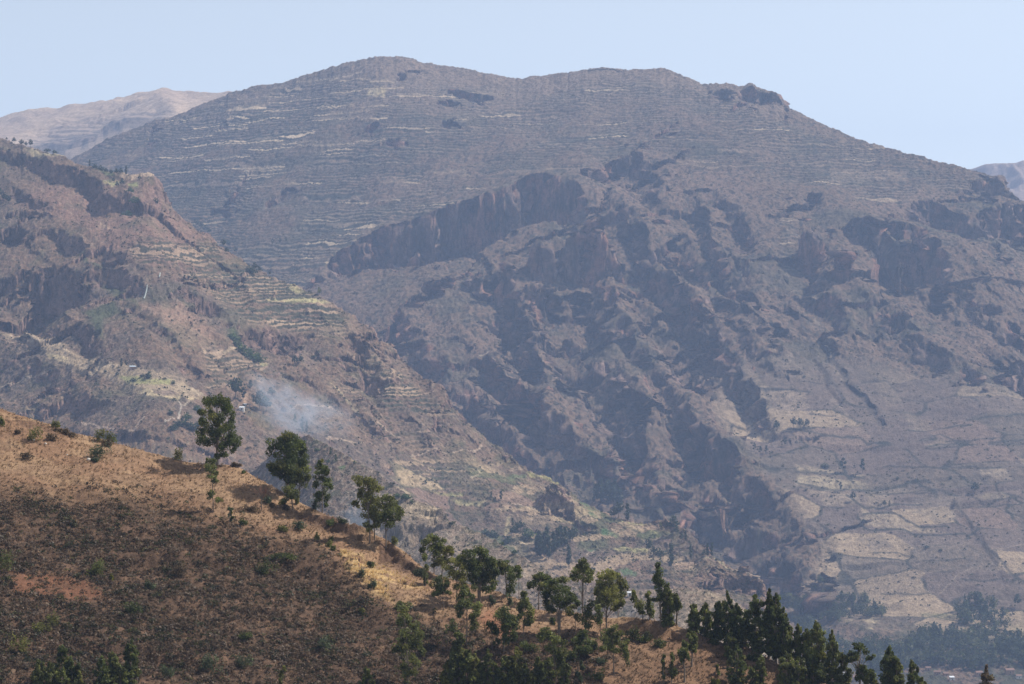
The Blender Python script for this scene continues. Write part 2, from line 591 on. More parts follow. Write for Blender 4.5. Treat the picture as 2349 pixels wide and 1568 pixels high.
MAIN_SCARPS = [
    # cliff band
    (Z2((-10, 1640, 25), (60, 1540, 62), (150, 1470, 85), (300, 1400, 95), (500, 1310, 85), (640, 1280, 95), (800, 1220, 100), (950, 1170, 105),
        (1150, 1130, 115), (1300, 1090, 125), (1450, 1030, 135), (1580, 1000, 135), (1700, 1000, 125), (1780, 1050, 100), (1830, 1150, 70), (1850, 1250, 20)), (0.1, 1), 26, 190),
    (Z2((1720, 960, 0), (1800, 930, 28), (1950, 880, 34), (2100, 810, 34), (2200, 830, 46), (2280, 900, 30), (2330, 1050, 20)), (-.2, 1), 18, 60),
    (Z2((1850, 1100, 0), (1900, 1010, 50), (1980, 980, 60), (2060, 1100, 60), (2100, 1250, 60), (2200, 1330, 50), (2300, 1400, 30)), (-1, .3), 24, 80),
    (Z2((2150, 830, 10), (2230, 980, 45), (2300, 1150, 50), (2349, 1250, 30)), (-1, .3), 20, 50),
    (Z5((650, 450, 0), (700, 420, 28), (790, 405, 42), (860, 430, 34), (890, 500, 0)), (0, 1), 14, 50),
    (Z5((420, 670, 0), (520, 600, 42), (600, 640, 46), (650, 680, 46), (700, 740, 20)), (-.3, 1), 16, 60),
    (Z5((1930, 375, 10), (1990, 440, 60), (2020, 560, 85), (2010, 700, 90), (2080, 850, 70), (2130, 940, 40), (2250, 1050, 0)), (-1, .1), 38, 60),
    (Z5((1680, 450, 0), (1740, 500, 40), (1830, 700, 55), (1930, 830, 66), (2060, 940, 60), (2180, 1060, 60), (2270, 1170, 60), (2330, 1300, 40)), (-1, .5), 26, 50),
    (Z5((1170, 790, 0), (1250, 850, 30), (1330, 950, 50), (1400, 1060, 50), (1450, 1160, 40)), (-1, .5), 22, 40),
    (Z5((1190, 830, 14), (1130, 900, 40), (1040, 1050, 55), (1010, 1100, 40)), (-1, 0), 20, 45),
    (Z5((1000, 1100, 20), (1060, 1080, 70), (1170, 1130, 95), (1230, 1250, 95), (1330, 1340, 85), (1390, 1420, 60), (1400, 1560, 20)), (-1, .7), 50, 90),
    (Z5((1300, 930, 20), (1410, 1080, 44), (1440, 1280, 40)), (-1, .4), 24, 50),
    (Z5((1590, 850, 20), (1620, 950, 62), (1600, 1050, 62), (1610, 1200, 44), (1640, 1330, 30)), (-1, 0), 26, 50),
    (Z5((1840, 780, 0), (1870, 850, 60), (1860, 950, 60), (1770, 1080, 20)), (-1, 0), 24, 50),
    (Z5((1680, 600, 20), (1790, 600, 44), (1830, 680, 56), (1840, 780, 20)), (-1, .6), 20, 50),
    (Z5((1200, 620, 10), (1240, 560, 34), (1310, 530, 52), (1400, 600, 44), (1480, 640, 20)), (-.4, 1), 16, 55),
    (Z5((1460, 420, 0), (1540, 390, 24), (1620, 400, 24), (1650, 450, 0)), (0, 1), 12, 40),
    (Z5((880, 840, 20), (930, 950, 48), (950, 1030, 40), (960, 1100, 0)), (-1, 0), 22, 50),
    (Z5((1180, 1340, 0), (1260, 1310, 40), (1350, 1420, 55), (1380, 1480, 30), (1340, 1550, 0)), (-1, 1), 18, 40),
    (Z5((2050, 600, 20), (2130, 620, 40), (2160, 760, 40), (2230, 800, 30)), (-1, .4), 18, 40),
    (Z5((2080, 1040, 20), (2200, 1150, 34), (2300, 1290, 30)), (-1, .7), 18, 40),
    (Z5((2100, 200, 0), (2200, 240, 30), (2300, 330, 36), (2349, 360, 30)), (-.5, 1), 16, 50),
    (Z5((500, 860, 0), (620, 960, 26), (690, 1060, 26), (760, 1200, 16)), (-1, .5), 20, 50),
    # right hand flanks
    (Z6((20, 30, 40), (120, 60, 62), (200, 150, 84), (290, 240, 84), (370, 330, 60), (400, 410, 20)), (-1, .6), 40, 60),
    (Z6((460, 230, 20), (530, 260, 52), (600, 380, 52), (610, 450, 10)), (-1, .5), 22, 40),
    (Z6((510, 0, 30), (580, 80, 52), (650, 180, 52), (700, 260, 10)), (-1, .5), 24, 40),
    (Z3((130, 1080, 10), (180, 1180, 45), (250, 1250, 50), (240, 1330, 20)), (-.6, 1), 20, 50),
    (Z3((290, 1070, 10), (330, 1150, 40), (460, 1250, 45), (520, 1350, 40), (560, 1450, 20)), (-1, .6), 20, 45),
    (Z6((290, 460, 20), (360, 480, 44), (420, 590, 20)), (-1, 1), 18, 40),
    (Z6((20, 500, 30), (110, 560, 52), (150, 680, 52), (250, 740, 52), (330, 850, 30), (340, 980, 10)), (-1, .6), 24, 45),
    (Z6((640, 750, 20), (720, 730, 50), (800, 770, 44), (880, 850, 10)), (-.5, 1), 18, 50),
    (Z6((0, 700, 30), (80, 720, 44), (140, 800, 20)), (-1, 1), 18, 40),
    (Z6((120, 850, 20), (200, 900, 44), (300, 980, 20)), (-1, 1), 18, 40),
    (Z6((1080, 100, 20), (1200, 60, 75), (1300, 40, 110), (1400, 50, 120), (1480, 110, 120), (1560, 140, 120), (1650, 140, 120), (1780, 130, 118), (1830, 200, 110), (1870, 330, 90), (1890, 430, 20)), (-.2, 1), 26, 130),
    (Z3((830, 1130, 30), (900, 1110, 75), (1000, 1130, 66), (1060, 1200, 46), (1080, 1330, 20)), (-.8, .8), 26, 90),
    (Z6((1080, 290, 20), (1010, 360, 44), (965, 430, 44), (970, 560, 20)), (-1, 0), 18, 30),
    (Z6((1640, 540, 20), (1700, 460, 85), (1780, 440, 75), (1850, 500, 50), (1890, 590, 20)), (-.5, 1), 16, 70),
    (Z6((1380, 680, 0), (1450, 660, 20), (1530, 650, 36), (1600, 640, 36)), (0, 1), 10, 30),
    (Z6((1960, 620, 20), (2060, 540, 75), (2150, 530, 85), (2230, 570, 75), (2250, 650, 20)), (-.5, 1), 24, 80),
    (Z6((2090, 760, 30), (2200, 670, 66), (2290, 660, 55), (2349, 700, 30)), (-.5, 1), 20, 60),
    (Z6((2080, 1040, 20), (2200, 970, 56), (2300, 950, 66), (2349, 960, 60), (2500, 1000, 60)), (0, 1), 24, 80),
    (Z6((1850, 1030, 10), (1950, 1020, 24), (2040, 1060, 30), (2060, 1120, 10)), (-.3, 1), 12, 40),
    (Z3((1490, 1220, 20), (1600, 1150, 55), (1700, 1120, 62), (1800, 1120, 62), (1900, 1160, 50), (2000, 1180, 55), (2050, 1150, 66), (2200, 1120, 70), (2349, 1130, 70), (2500, 1200, 60)), (-.1, 1), 20, 90),
    (Z3((2130, 970, 20), (2200, 985, 45), (2260, 1060, 45), (2300, 1090, 20)), (-.4, 1), 14, 50),
    (Z3((2000, 1350, 20), (2090, 1260, 66), (2150, 1300, 44)), (-1, 1), 20, 50),
    (Z3((2110, 1430, 20), (2180, 1350, 66), (2260, 1400, 44), (2320, 1500, 20)), (-1, 1), 20, 50),
    (Z3((1480, 1300, 20), (1600, 1330, 46), (1700, 1310, 46), (1760, 1420, 20)), (0, 1), 18, 50),
    (Z3((240, 400, 8), (300, 385, 22), (400, 385, 18), (430, 400, 8)), (0, 1), 9, 40),
    (Z3((410, 385, 14), (510, 360, 40), (560, 390, 32), (650, 405, 38), (700, 430, 40), (740, 475, 16)), (-.1, 1), 14, 50),
    (Z2((560, 300, 8), (600, 285, 18), (625, 330, 8)), (0, 1), 7, 20),
    (Z2((880, 380, 8), (950, 390, 16), (1050, 395, 22), (1150, 400, 18), (1190, 420, 5)), (0, 1), 9, 30),
    (Z2((330, 660, 5), (380, 630, 22), (430, 600, 20), (480, 620, 8)), (-.3, 1), 9, 30),
    (Z2((480, 730, 5), (530, 740, 14), (600, 770, 12)), (0, 1), 8, 25),
    (Z2((830, 640, 5), (870, 610, 20), (920, 590, 12)), (0, 1), 8, 25),
    (Z2((740, 500, 4), (850, 460, 14), (930, 450, 6)), (0, 1), 8, 25),
    (Z1((1460, 1220, 10), (1530, 1130, 40), (1590, 1150, 20)), (-.6, 1), 14, 40),
    (Z1((1750, 1180, 6), (1850, 1090, 18), (1930, 1020, 6)), (0, 1), 10, 30),
    (Z1((900, 790, 6), (970, 700, 22), (1000, 720, 6)), (0, 1), 12, 30),
    (Z1((1470, 660, 4), (1500, 635, 14), (1540, 650, 4)), (0, 1), 7, 20),
    # ravine at the foot
    (N4((1500, 360, 50), (1700, 400, 100), (1900, 600, 120), (1960, 800, 110), (2130, 940, 110), (2170, 1150, 90), (2230, 1400, 60), (2300, 1500, 20)), (-1, .7), 44, 120),
    (N4((680, 330, 30), (830, 330, 66), (960, 400, 55), (980, 490, 20)), (-.3, 1), 22, 60),
    (N4((1200, 20, 30), (1190, 180, 66), (1070, 290, 50), (1060, 430, 30)), (-1, .2), 30, 40),
    (N4((870, 710, 30), (960, 640, 56), (1160, 640, 66), (1290, 640, 70), (1390, 700, 66), (1400, 830, 20)), (-.2, 1), 24, 60),
    (N4((710, 100, 40), (670, 200, 55), (630, 380, 44), (570, 480, 20)), (-1, 0), 26, 40),
    (N4((1380, 1200, 20), (1500, 1170, 44), (1690, 1120, 52), (1740, 1180, 20)), (0, 1), 14, 50),
    (N4((220, 30, 40), (260, 160, 50), (400, 250, 40), (560, 400, 20)), (-.2, 1), 24, 60),
    (N4((960, 980, 20), (1030, 880, 36), (1150, 920, 36), (1180, 1000, 20)), (-.8, 1), 16, 40),
    (N4((1100, 430, 40), (1200, 390, 60), (1300, 420, 60), (1330, 560, 40)), (-.6, 1), 26, 50),
    (N8((1640, 500, 20), (1700, 480, 32), (1780, 540, 20)), (0, 1), 10, 30),
    (N8((1780, 280, 10), (1860, 270, 26), (1920, 340, 20), (1910, 400, 0)), (-1, 1), 12, 30),
]
for line, drop, w, L in MAIN_SCARPS:
    k = .36 if abs(drop[0]) > .45 else .78
    M.scarp([(p[0], p[1], p[2] * k) for p in line], drop, w * 1.35, L)
for line in [[(1440, 460), (1500, 560), (1550, 640), (1600, 720), (1660, 810)], [(1500, 600), (1560, 640), (1620, 700), (1680, 770), (1720, 830)],
             [(1360, 640), (1410, 700), (1470, 760), (1540, 850), (1600, 930), (1650, 1010), (1700, 1070)], [(1300, 740), (1370, 820), (1430, 880), (1490, 960), (1530, 1040)],
             [(1140, 800), (1200, 870), (1260, 950), (1290, 1020), (1330, 1100)], [(1050, 880), (1110, 895), (1170, 960), (1230, 1040), (1290, 1120), (1340, 1180)],
             [(1560, 900), (1620, 990), (1700, 1090), (1760, 1150)], [(1640, 760), (1700, 840), (1760, 920), (1810, 1000)], [(1180, 620), (1240, 720), (1262, 800), (1258, 880)],
             [(1400, 860), (1460, 930), (1500, 1010), (1515, 1100)], [(1230, 900), (1275, 960), (1340, 1020), (1400, 1090), (1450, 1150)], [(1600, 470), (1660, 560), (1720, 640), (1770, 700)],
             [(1880, 600), (1930, 680), (1960, 760)], [(2060, 700), (2120, 780), (2200, 850)], [(2230, 640), (2280, 720), (2349, 800)], [(1690, 700), (1740, 790), (1790, 860)],
             [(960, 760), (1010, 830), (1040, 900), (1045, 960)], [(1350, 560), (1390, 620), (1440, 670)], [(1470, 640), (1530, 720), (1600, 800), (1650, 880)]]:
    n_ = len(line)
    M.scarp([(p[0], p[1], (14 if i in (0, n_ - 1) else 28)) for i, p in enumerate(line)], (-1, .55), 32, 42, rim=.35)
for line, h in [(Z6((960, 620), (1040, 900), (1150, 1060), (1290, 1220), (1400, 1380)), 13), (N9((1030, 380), (1120, 520), (1180, 640), (1260, 740), (1340, 820), (1420, 910)), 9),
                (Z6((800, 480), (900, 760), (960, 960), (1040, 1130), (1130, 1260)), 9), 
                (Z5((1450, 1230), (1560, 1330), (1650, 1450), (1760, 1540)), 16), (Z6((400, 660), (520, 760), (640, 900)), 10)]:
    M.scarp([(p[0], p[1], h * .28) for p in line], (-1, .5), 8, 12, rim=.5)
for c, r, H, ry in [(Z5((1820, 280)), 52, 78, 30), (Z5((1500, 350)), 20, 62, 16), (Z5((1295, 430)), 18, 50, 16), (Z5((1540, 470)), 34, 22, 22),
                    (Z5((1120, 400)), 22, 26, 18), (Z6((880, 250)), 21, 50, 18), (Z6((1500, 470)), 16, 52, 14), (Z6((1140, 420)), 24, 40, 16),
                    (Z5((690, 250)), 20, 34, 14), (Z6((1000, 520)), 22, 22, 18), (N4((1600, 900)), 26, 26, 20), (N4((760, 620)), 26, 22, 20),
                    (N4((1000, 830)), 22, 20, 18), (Z5((1900, 900)), 22, 26, 20), (Z5((860, 420)), 14, 16, 12), (N8((1630, 860)), 20, 26, 16),
                    (N8((1700, 820)), 16, 30, 14), (N8((1390, 860)), 30, 14, 20)]:
    M.knob(c, r, H, ry)

# zones (measured pixels of the undisturbed surface)
wpx = M.PX0 + 9 * fbm(M.X / 60, M.Y / 60, 3, 41)
wpy = M.PY0 + 9 * fbm(M.X / 60, M.Y / 60, 3, 47)
terr = softpoly(wpx, wpy, [(150, 330), (600, 190), (760, 170), (900, 200), (1150, 190), (1400, 170), (1600, 200), (1750, 260), (1900, 300),
                           (2150, 380), (2280, 410), (2200, 440), (2020, 470), (1850, 460), (1740, 400), (1640, 380), (1500, 350), (1300, 400), (1050, 480),
                           (850, 560), (730, 630), (700, 700), (500, 700), (300, 520)], 22)
terr_b = softpoly(wpx, wpy, Z6((690, 0), (800, 0), (800, 150), (820, 280), (960, 400), (960, 560), (1060, 760), (900, 700), (800, 500), (700, 300)), 10)
terr_c = softpoly(wpx, wpy, Z5((60, 560), (300, 380), (880, 260), (1200, 300), (1200, 560), (900, 560), (400, 620), (300, 700)), 14)
fans = softpoly(wpx, wpy, [(1660, 830), (1900, 820), (2100, 850), (2400, 920), (2500, 1500), (1850, 1420), (1900, 1250), (1790, 1130), (1700, 1010), (1640, 900)], 26)
foot = sstep(1400, 1500, wpy)
rocky = np.clip(1 - terr - fans - foot - terr_b, 0, 1) * sstep(380, 470, wpy)
# erosion: ribs and hollows running down the slope, coarse then fine
ua, ub = M.WX * .955 + M.WY * .30, M.WX * .30 - M.WY * .955
rt = (ua / 105 + .55 * fbm(ua / 260, ub / 700, 3, 61) + .10 * fbm(ua / 40, ub / 120, 2, 62)) % 1.0
rib = np.where(rt < .30, sstep(0, .30, rt), 1 - ((rt - .30) / .70) ** .8)
M.Z += rocky * sstep(470, 640, wpy) * sstep(850, 1250, wpx + .35 * (wpy - 600)) * (13 * (rib - .5) * (.45 + .55 * sstep(-.3, .3, fbm(M.X / 240, M.Y / 240, 2, 63))) + 6 * (ridged(ua / 40, ub / 170, 3, 65) - .5))
M.Z += (1 - foot * .9) * (1 - .7 * fans) * 6 * fbm(M.X / 45, M.Y / 60, 4, 71)
M.Z += 14 * (1 - foot) * fbm(M.X / 260, M.Y / 300, 2, 77)
sx, sy, sl = M.slope()
cliff = sstep(0.95, 1.5, sl) * (1 - foot)
cliff = np.maximum(cliff, 0)
# fluted rock
M.Z += cliff * 9 * (ridged(M.WX / 17, M.WY / 60 + M.Z / 90, 3, 81) - 0.5)
M.Z += cliff * 3 * fbm(M.X / 6, M.Z / 7, 3, 83)
hh = M.Z + 16 * fbm(M.X / 80, M.Y / 80, 3, 85)
qq = hh / 19
ff = qq - np.floor(qq)
M.Z += cliff * 9 * (sstep(.45, .95, ff) - ff)
tm = np.clip(terr * 1.0 + 0.7 * terr_b + .45 * terr_c, 0, 1) * (1 - cliff) * (.25 + .75 * sstep(-0.45, 0.0, fbm(M.X / 110, M.Y / 90, 3, 91)))
ris, ident = terrace(M, tm, 6.0, 44, 5, 0.9)
fm = fans * (1 - cliff)
ris2, ident2 = terrace(M, fm * .9 * sstep(.05, .4, fbm(M.X / 120, M.Y / 60, 3, 93)), 22.0, 160, 15, 0.4, 0.8)
# scrub mounds
M.Z += 1.5 * sstep(0.05, 0.5, fbm(M.X / 3.6, M.Y / 5.0, 2, 97)) * (1 - cliff) * (1 - .5 * fans)
M.Z += 1.6 * fbm(M.X / 9, M.Y / 9, 3, 99) * (1 - .7 * fans)

M.flute(sstep(.9, 1.5, sl) * (1 - foot), 46, 38, 111, 260)
# soil, grass, rock and crop colours
C = np.empty(M.X.shape + (3,), np.float32)
C[:] = (0.205, 0.135, 0.090)
big = fbm(M.X / 170, M.Y / 170, 4, 101)
C = mixc(C, (0.25, 0.165, 0.12), sstep(-.1, .5, big) * .7)
C = mixc(C, (0.085, 0.088, 0.055), sstep(.1, .5, fbm(M.X / 90, M.Y / 70, 4, 119)) * .6)
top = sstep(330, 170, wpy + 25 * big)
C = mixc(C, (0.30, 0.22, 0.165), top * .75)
spk = sstep(0.0, 0.35, fbm(M.X / 4.5, M.Y / 6, 3, 103))
C = mixc(C, (0.040, 0.040, 0.030), spk * (.86 - .35 * top))
C = mixc(C, (0.22, 0.17, 0.13), sstep(.15, .5, fbm(M.X / 5, M.Y / 6, 2, 105)) * .5)
crk = fbm(M.X / 9 + M.Y / 11, M.Z / 60, 4, 107)
rk = np.array((0.21, 0.14, 0.115), np.float32) * np.clip(1 + 1.5 * crk, .25, 1.8)[..., None]
C = C * (1 - cliff[..., None] * .85) + rk * cliff[..., None] * .85
C = mixc(C, (0.42, 0.21, 0.145), cliff * sstep(.05, .35, fbm(M.X / 22 + M.Y / 30, M.Z / 45, 3, 109)) * .7)
C = mixc(C, (0.05, 0.055, 0.035), cliff * sstep(.1, .3, fbm(M.X / 10, M.Z / 12, 3, 113)) * .55)
C *= .78
# terraces: hedge on the riser, straw on some treads
westside = softpoly(wpx, wpy, [(150, 360), (600, 180), (900, 250), (1150, 330), (1150, 450), (800, 580), (700, 700), (400, 600)], 60)
C = mixc(C, (0.04, 0.045, 0.034), ris * (.6 + .3 * westside))
tread = tm * (1 - np.clip(ris * 1.4, 0, 1))
C = mixc(C, (0.235, 0.18, 0.13), tread * sstep(.35, .6, ident) * .55)
straw = softpoly(wpx, wpy, Z1((1050, 900), (1100, 780), (1300, 560), (1700, 430), (2200, 330), (2349, 480), (2349, 800), (1950, 920), (1500, 1000), (1100, 1000)), 22)
straw2 = softpoly(wpx, wpy, Z2((30, 300), (400, 260), (780, 430), (780, 680), (300, 760), (0, 820)), 14)
C = mixc(C, (0.54, 0.41, 0.28), tread * np.maximum(straw, straw2) * sstep(.80, .83, ident))
C = mixc(C, (0.48, 0.37, 0.25), tread * sstep(.94, .96, ident) * .8)
# fans: fields and walls
C = mixc(C, (0.235, 0.185, 0.145), fm * .55)
C = mixc(C, (0.32, 0.25, 0.18), fm * sstep(.5, .8, ident2) * .5)
C = mixc(C, (0.055, 0.055, 0.045), ris2 * fm * .4)
ci, ce = cells((M.X + 9 * fbm(M.X / 60, M.Y / 60, 2, 121) + .25 * M.Y) / 92, (M.Y + 8 * fbm(M.X / 90, M.Y / 90, 2, 123)) / 58, 125)
ff = fm * sstep(820, 960, wpy)
C = mixc(C, (0.46, 0.34, 0.225), ff * sstep(.55, .68, ci) * .9)
C = mixc(C, (0.20, 0.145, 0.12), ff * sstep(.35, .2, ci) * .8)
C = mixc(C, (0.30, 0.20, 0.155), ff * ((ci > .35) & (ci < .5)) * .6)
C = mixc(C, (0.045, 0.048, 0.036), ff * (1 - sstep(.03, .075, ce + .03 * fbm(M.X / 8, M.Y / 8, 2, 127))) * sstep(-.25, .1, fbm(M.X / 60, M.Y / 60, 2, 129)) * .85)
for poly, col, a in [
    (N9((0, 215), (180, 205), (440, 250), (470, 300), (250, 290), (0, 290)), (.50, .40, .26), .9),
    (N9((0, 130), (150, 140), (260, 170), (240, 185), (0, 180)), (.46, .36, .24), .8),
    (N9((60, 330), (260, 300), (380, 330), (420, 400), (180, 430)), (.40, .31, .215), .7),
    (N9((390, 330), (600, 320), (640, 400), (460, 420)), (.40, .31, .215), .7),
    (N9((390, 450), (620, 440), (800, 560), (1000, 610), (740, 600), (560, 570), (470, 545)), (.48, .37, .25), .9),
    (N9((390, 400), (460, 440), (620, 430), (610, 460), (420, 460)), (.5, .39, .26), .8),
    (N9((360, 180), (470, 200), (400, 215)), (.5, .39, .26), .8),
    (N9((780, 330), (1050, 330), (1080, 480), (960, 540), (700, 420)), (.30, .24, .18), .6),
    (N9((1200, 190), (1370, 180), (1390, 240), (1190, 225)), (.45, .35, .25), .8),
    (N9((1160, 350), (1330, 320), (1420, 370), (1230, 390)), (.30, .24, .16), .8),
    (N9((400, 640), (570, 620), (650, 700), (500, 730)), (.24, .19, .15), .8),
    (N9((680, 620), (1100, 630), (1200, 760), (1060, 800), (820, 800), (700, 720)), (.27, .21, .165), .6),
    (N9((1150, 820), (1330, 800), (1380, 880), (1100, 900)), (.27, .21, .165), .6),
    (Z6((380, 1050), (520, 1080), (540, 1130), (880, 1150), (920, 1260), (700, 1300), (440, 1180)), (.42, .32, .23), .7),
    (Z6((780, 900), (960, 1060), (860, 1070), (700, 940)), (.30, .23, .17), .6),
    (Z6((1330, 1080), (1430, 1080), (1540, 1220), (1430, 1240)), (.36, .28, .2), .5),
    (Z6((1530, 1280), (1700, 1330), (1720, 1390), (1570, 1390)), (.36, .28, .2), .6),
    (Z6((1680, 1490), (1800, 1450), (1870, 1490), (1720, 1520)), (.40, .30, .2), .7),
    (Z6((1060, 1180), (1290, 1410), (1230, 1410), (1040, 1230)), (.36, .28, .21), .5),
    (N8((2040, 950), (2140, 920), (2220, 960), (2130, 990)), (.55, .43, .28), .9),
    (N8((2050, 1030), (2150, 1010), (2130, 1070)), (.5, .40, .24), .9),
    (N8((1840, 960), (1930, 955), (1930, 970)), (.6, .48, .3), .9),
    (N9((440, 1170), (540, 1170), (500, 1200)), (.55, .43, .28), .9),
    (N9((1060, 1240), (1160, 1200), (1150, 1250)), (.42, .30, .2), .8),
    (N9((800, 1150), (1050, 1140), (1040, 1180), (820, 1170)), (.20, .20, .09), .6),
    (N9((1400, 1200), (1485, 1190), (1485, 1260), (1400, 1240)), (.5, .4, .25), .8),
    (Z2((350, 400), (470, 395), (470, 440), (350, 430)), (.6, .48, .28), .9),
    (Z2((1960, 430), (2060, 370), (2080, 380), (1950, 450)), (.4, .3, .2), .6),
    (Z3((1050, 960), (1580, 920), (1560, 1000), (1060, 1060)), (.36, .27, .2), .35),
]:
    C = mixc(C, col, softpoly(wpx, wpy, poly, 4) * a * .85 * (1 - .6 * spk))
# field walls, ditches and footpaths
for line, wd, col, a in [
    (Z6((400, 1125), (600, 1135), (900, 1145)), 2.2, (.05, .05, .045), .85),
    (Z6((840, 1080), (990, 1080)), 2, (.05, .05, .045), .7), (Z6((1250, 1085), (1420, 1065), (1500, 1150)), 2, (.05, .05, .045), .7),
    (Z6((900, 1300), (1080, 1310)), 2, (.05, .05, .045), .7), (Z6((750, 1405), (1000, 1425), (1240, 1440), (1290, 1475), (1430, 1480)), 2.6, (.045, .05, .04), .85),
    (Z6((1570, 1405), (1750, 1400), (2000, 1380)), 2.6, (.045, .05, .04), .85),
    (Z6((1960, 1340), (2349, 1320)), 3, (.045, .05, .04), .8), (Z6((1700, 1515), (1900, 1500), (2000, 1515)), 2.5, (.045, .05, .04), .8),
    (Z6((2110, 1500), (2349, 1490)), 2.5, (.045, .05, .04), .8),
    (Z6((1640, 1480), (1780, 1440), (1880, 1480)), 1.8, (.045, .05, .04), .8),
    (N9((0, 190), (120, 185), (300, 180), (430, 215)), 2.6, (.045, .05, .04), .85),
    (N9((0, 275), (120, 300), (230, 290), (330, 280), (490, 290), (640, 270), (720, 245), (830, 245), (900, 265)), 2.6, (.045, .05, .04), .8),
    (N9((330, 330), (390, 390), (450, 425), (560, 425), (640, 395), (820, 390)), 3, (.045, .05, .04), .85),
    (N9((440, 465), (560, 455), (650, 460), (730, 520), (820, 565), (990, 560)), 3.4, (.045, .05, .04), .85),
    (N9((400, 470), (440, 560), (500, 585), (590, 575), (700, 575), (760, 610), (950, 625), (1100, 610)), 3, (.045, .05, .04), .85),
    (N9((500, 740), (680, 735), (770, 780)), 2.2, (.05, .05, .04), .8), (N9((830, 815), (980, 820), (1100, 800)), 2.2, (.05, .05, .04), .8),
    (N9((780, 320), (950, 320), (1060, 335)), 2.6, (.05, .05, .04), .8), (N9((570, 130), (820, 150), (1000, 160), (1340, 165)), 2.6, (.05, .05, .04), .8),
    (N9((840, 40), (1060, 20), (1180, 15)), 2.2, (.05, .05, .04), .8), (N9((1250, 15), (1485, 20)), 2.2, (.05, .05, .04), .8),
    (N9((1080, 420), (1250, 405), (1300, 380), (1440, 370)), 2.6, (.05, .05, .04), .8), (N9((1080, 925), (1200, 930), (1330, 910)), 2.2, (.05, .05, .04), .8),
    (N9((1030, 380), (1120, 520), (1180, 640), (1260, 740), (1340, 820), (1420, 910)), 4, (.06, .055, .045), .7),
    (N9((1280, 420), (1400, 470), (1485, 500)), 2, (.05, .05, .04), .7), (N9((1150, 350), (1220, 395)), 1.6, (.05, .05, .04), .7),
    (N9((1340, 320), (1400, 350), (1485, 380)), 2, (.05, .05, .04), .7),
    (N9((1260, 740), (1360, 720), (1485, 680)), 1.6, (.36, .28, .21), .6), (N9((920, 1030), (1000, 960), (1060, 900), (1150, 860)), 1.8, (.36, .28, .21), .7),
    (N9((560, 1020), (700, 1035), (900, 1025)), 2, (.05, .05, .04), .7),
    (Z6((840, 640), (940, 900), (1040, 1060), (1130, 1200)), 5, (.085, .07, .06), .6), (Z6((960, 620), (1040, 900), (1150, 1060), (1290, 1220), (1400, 1380)), 5, (.085, .07, .06), .6),
    (Z6((940, 620), (1020, 780), (1060, 900), (1070, 1000), (1170, 1090)), 4, (.30, .235, .175), .5),
    (Z5((1100, 865), (1190, 830)), 1.2, (.5, .4, .3), .9), (Z2((90, 330), (200, 310), (300, 280)), 1.8, (.5, .38, .27), .8),
]:
    C = mixc(C, col, softline(M.PX0 + 2 * vnoise(M.X / 9, M.Y / 9, 3), M.PY0 + 2.0 * vnoise(M.X / 11, M.Y / 11, 4), line, wd * .5, wd * .7) * a * .95)
C = mixc(C, (0.05, 0.058, 0.035), foot * sstep(-.2, .25, fbm(M.X / 28, M.Y / 40, 3, 131)) * .8)
C *= (1 - .22 * fans)[..., None]
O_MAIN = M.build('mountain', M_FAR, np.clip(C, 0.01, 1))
del C, ua, ub, big, spk, rk, crk

# ---- pale far hills behind it, left and right
FA = [(-300, 300, 7600), (0, 262, 7400), (60, 250, 7350), (110, 246, 7300), (150, 236, 7300), (200, 225, 7250), (260, 210, 7200), (310, 199, 7150),
      (370, 193, 7100), (430, 203, 7100), (480, 203, 7000), (520, 202, 6900), (560, 215, 6800), (640, 260, 6700), (900, 400, 6600)]
FB = [(-300, 420, 6700), (0, 330, 6600), (150, 310, 6550), (300, 275, 6550), (420, 262, 6500), (560, 290, 6400), (900, 500, 6300)]
FC = [(-300, 620, 6000), (900, 620, 6000)]
F = Sheet([FA, FB, FC], -200, 800, 3 * Q, 6 * Q, back=((400, 100), (1200, 500)), jag=.8, jags=20, seed=5)
F.warp(30, 200, 8, 40, 8)
for line, drop, w, L in [(Z1((350, 490, 20), (430, 540, 24), (300, 600, 24), (150, 690, 10)), (0, -1), 200, 200),
                         (Z1((1050, 400, 20), (1180, 470, 34), (1260, 520, 20)), (-1, .5), 80, 150),
                         (Z1((860, 460, 10), (960, 470, 40), (1140, 520, 30)), (0, 1), 90, 200),
                         (Z1((130, 560, 10), (330, 500, 24), (400, 500, 10)), (0, 1), 90, 150)]:
    F.scarp(line, drop, w, L)
F.Z += 26 * fbm(F.X / 220, F.Y / 300, 4, 11) + 4 * fbm(F.X / 30, F.Y / 40, 3, 12)
tz = softpoly(F.PX0, F.PY0, Z1((200, 700), (500, 560), (900, 480), (1150, 520), (1000, 600), (700, 760), (400, 900)), 20)
rf, idf = terrace(F, tz, 14, 60, 9, .9)
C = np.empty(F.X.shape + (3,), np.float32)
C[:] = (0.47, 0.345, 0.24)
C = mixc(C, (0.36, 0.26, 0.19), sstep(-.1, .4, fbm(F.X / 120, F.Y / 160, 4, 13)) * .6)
C = mixc(C, (0.20, 0.15, 0.125), tz * .6)
C = mixc(C, (0.08, 0.07, 0.06), rf * .7)
F.build('far_hills', M_FAR, C)
GA = [(2100, 440, 8600), (2180, 400, 8500), (2234, 385, 8400), (2262, 376, 8300), (2300, 374, 8300), (2330, 379, 8300), (2349, 378, 8300), (2600, 400, 8300)]
GB = [(2100, 520, 7700), (2600, 470, 7500)]
GC = [(2100, 620, 7000), (2600, 700, 7000)]
G = Sheet([GA, GB, GC], 2140, 2560, 3 * Q, 8 * Q, back=((400, 100), (1200, 500)), jag=1.2, jags=20, seed=6)
G.Z += 60 * (ridged(G.X / 160, G.Y / 300, 4, 21) - .4) * sstep(0, 8, np.arange(G.Y.shape[0]) - G.ridge)[:, None]
C = np.empty(G.X.shape + (3,), np.float32)
C[:] = (0.30, 0.22, 0.175)
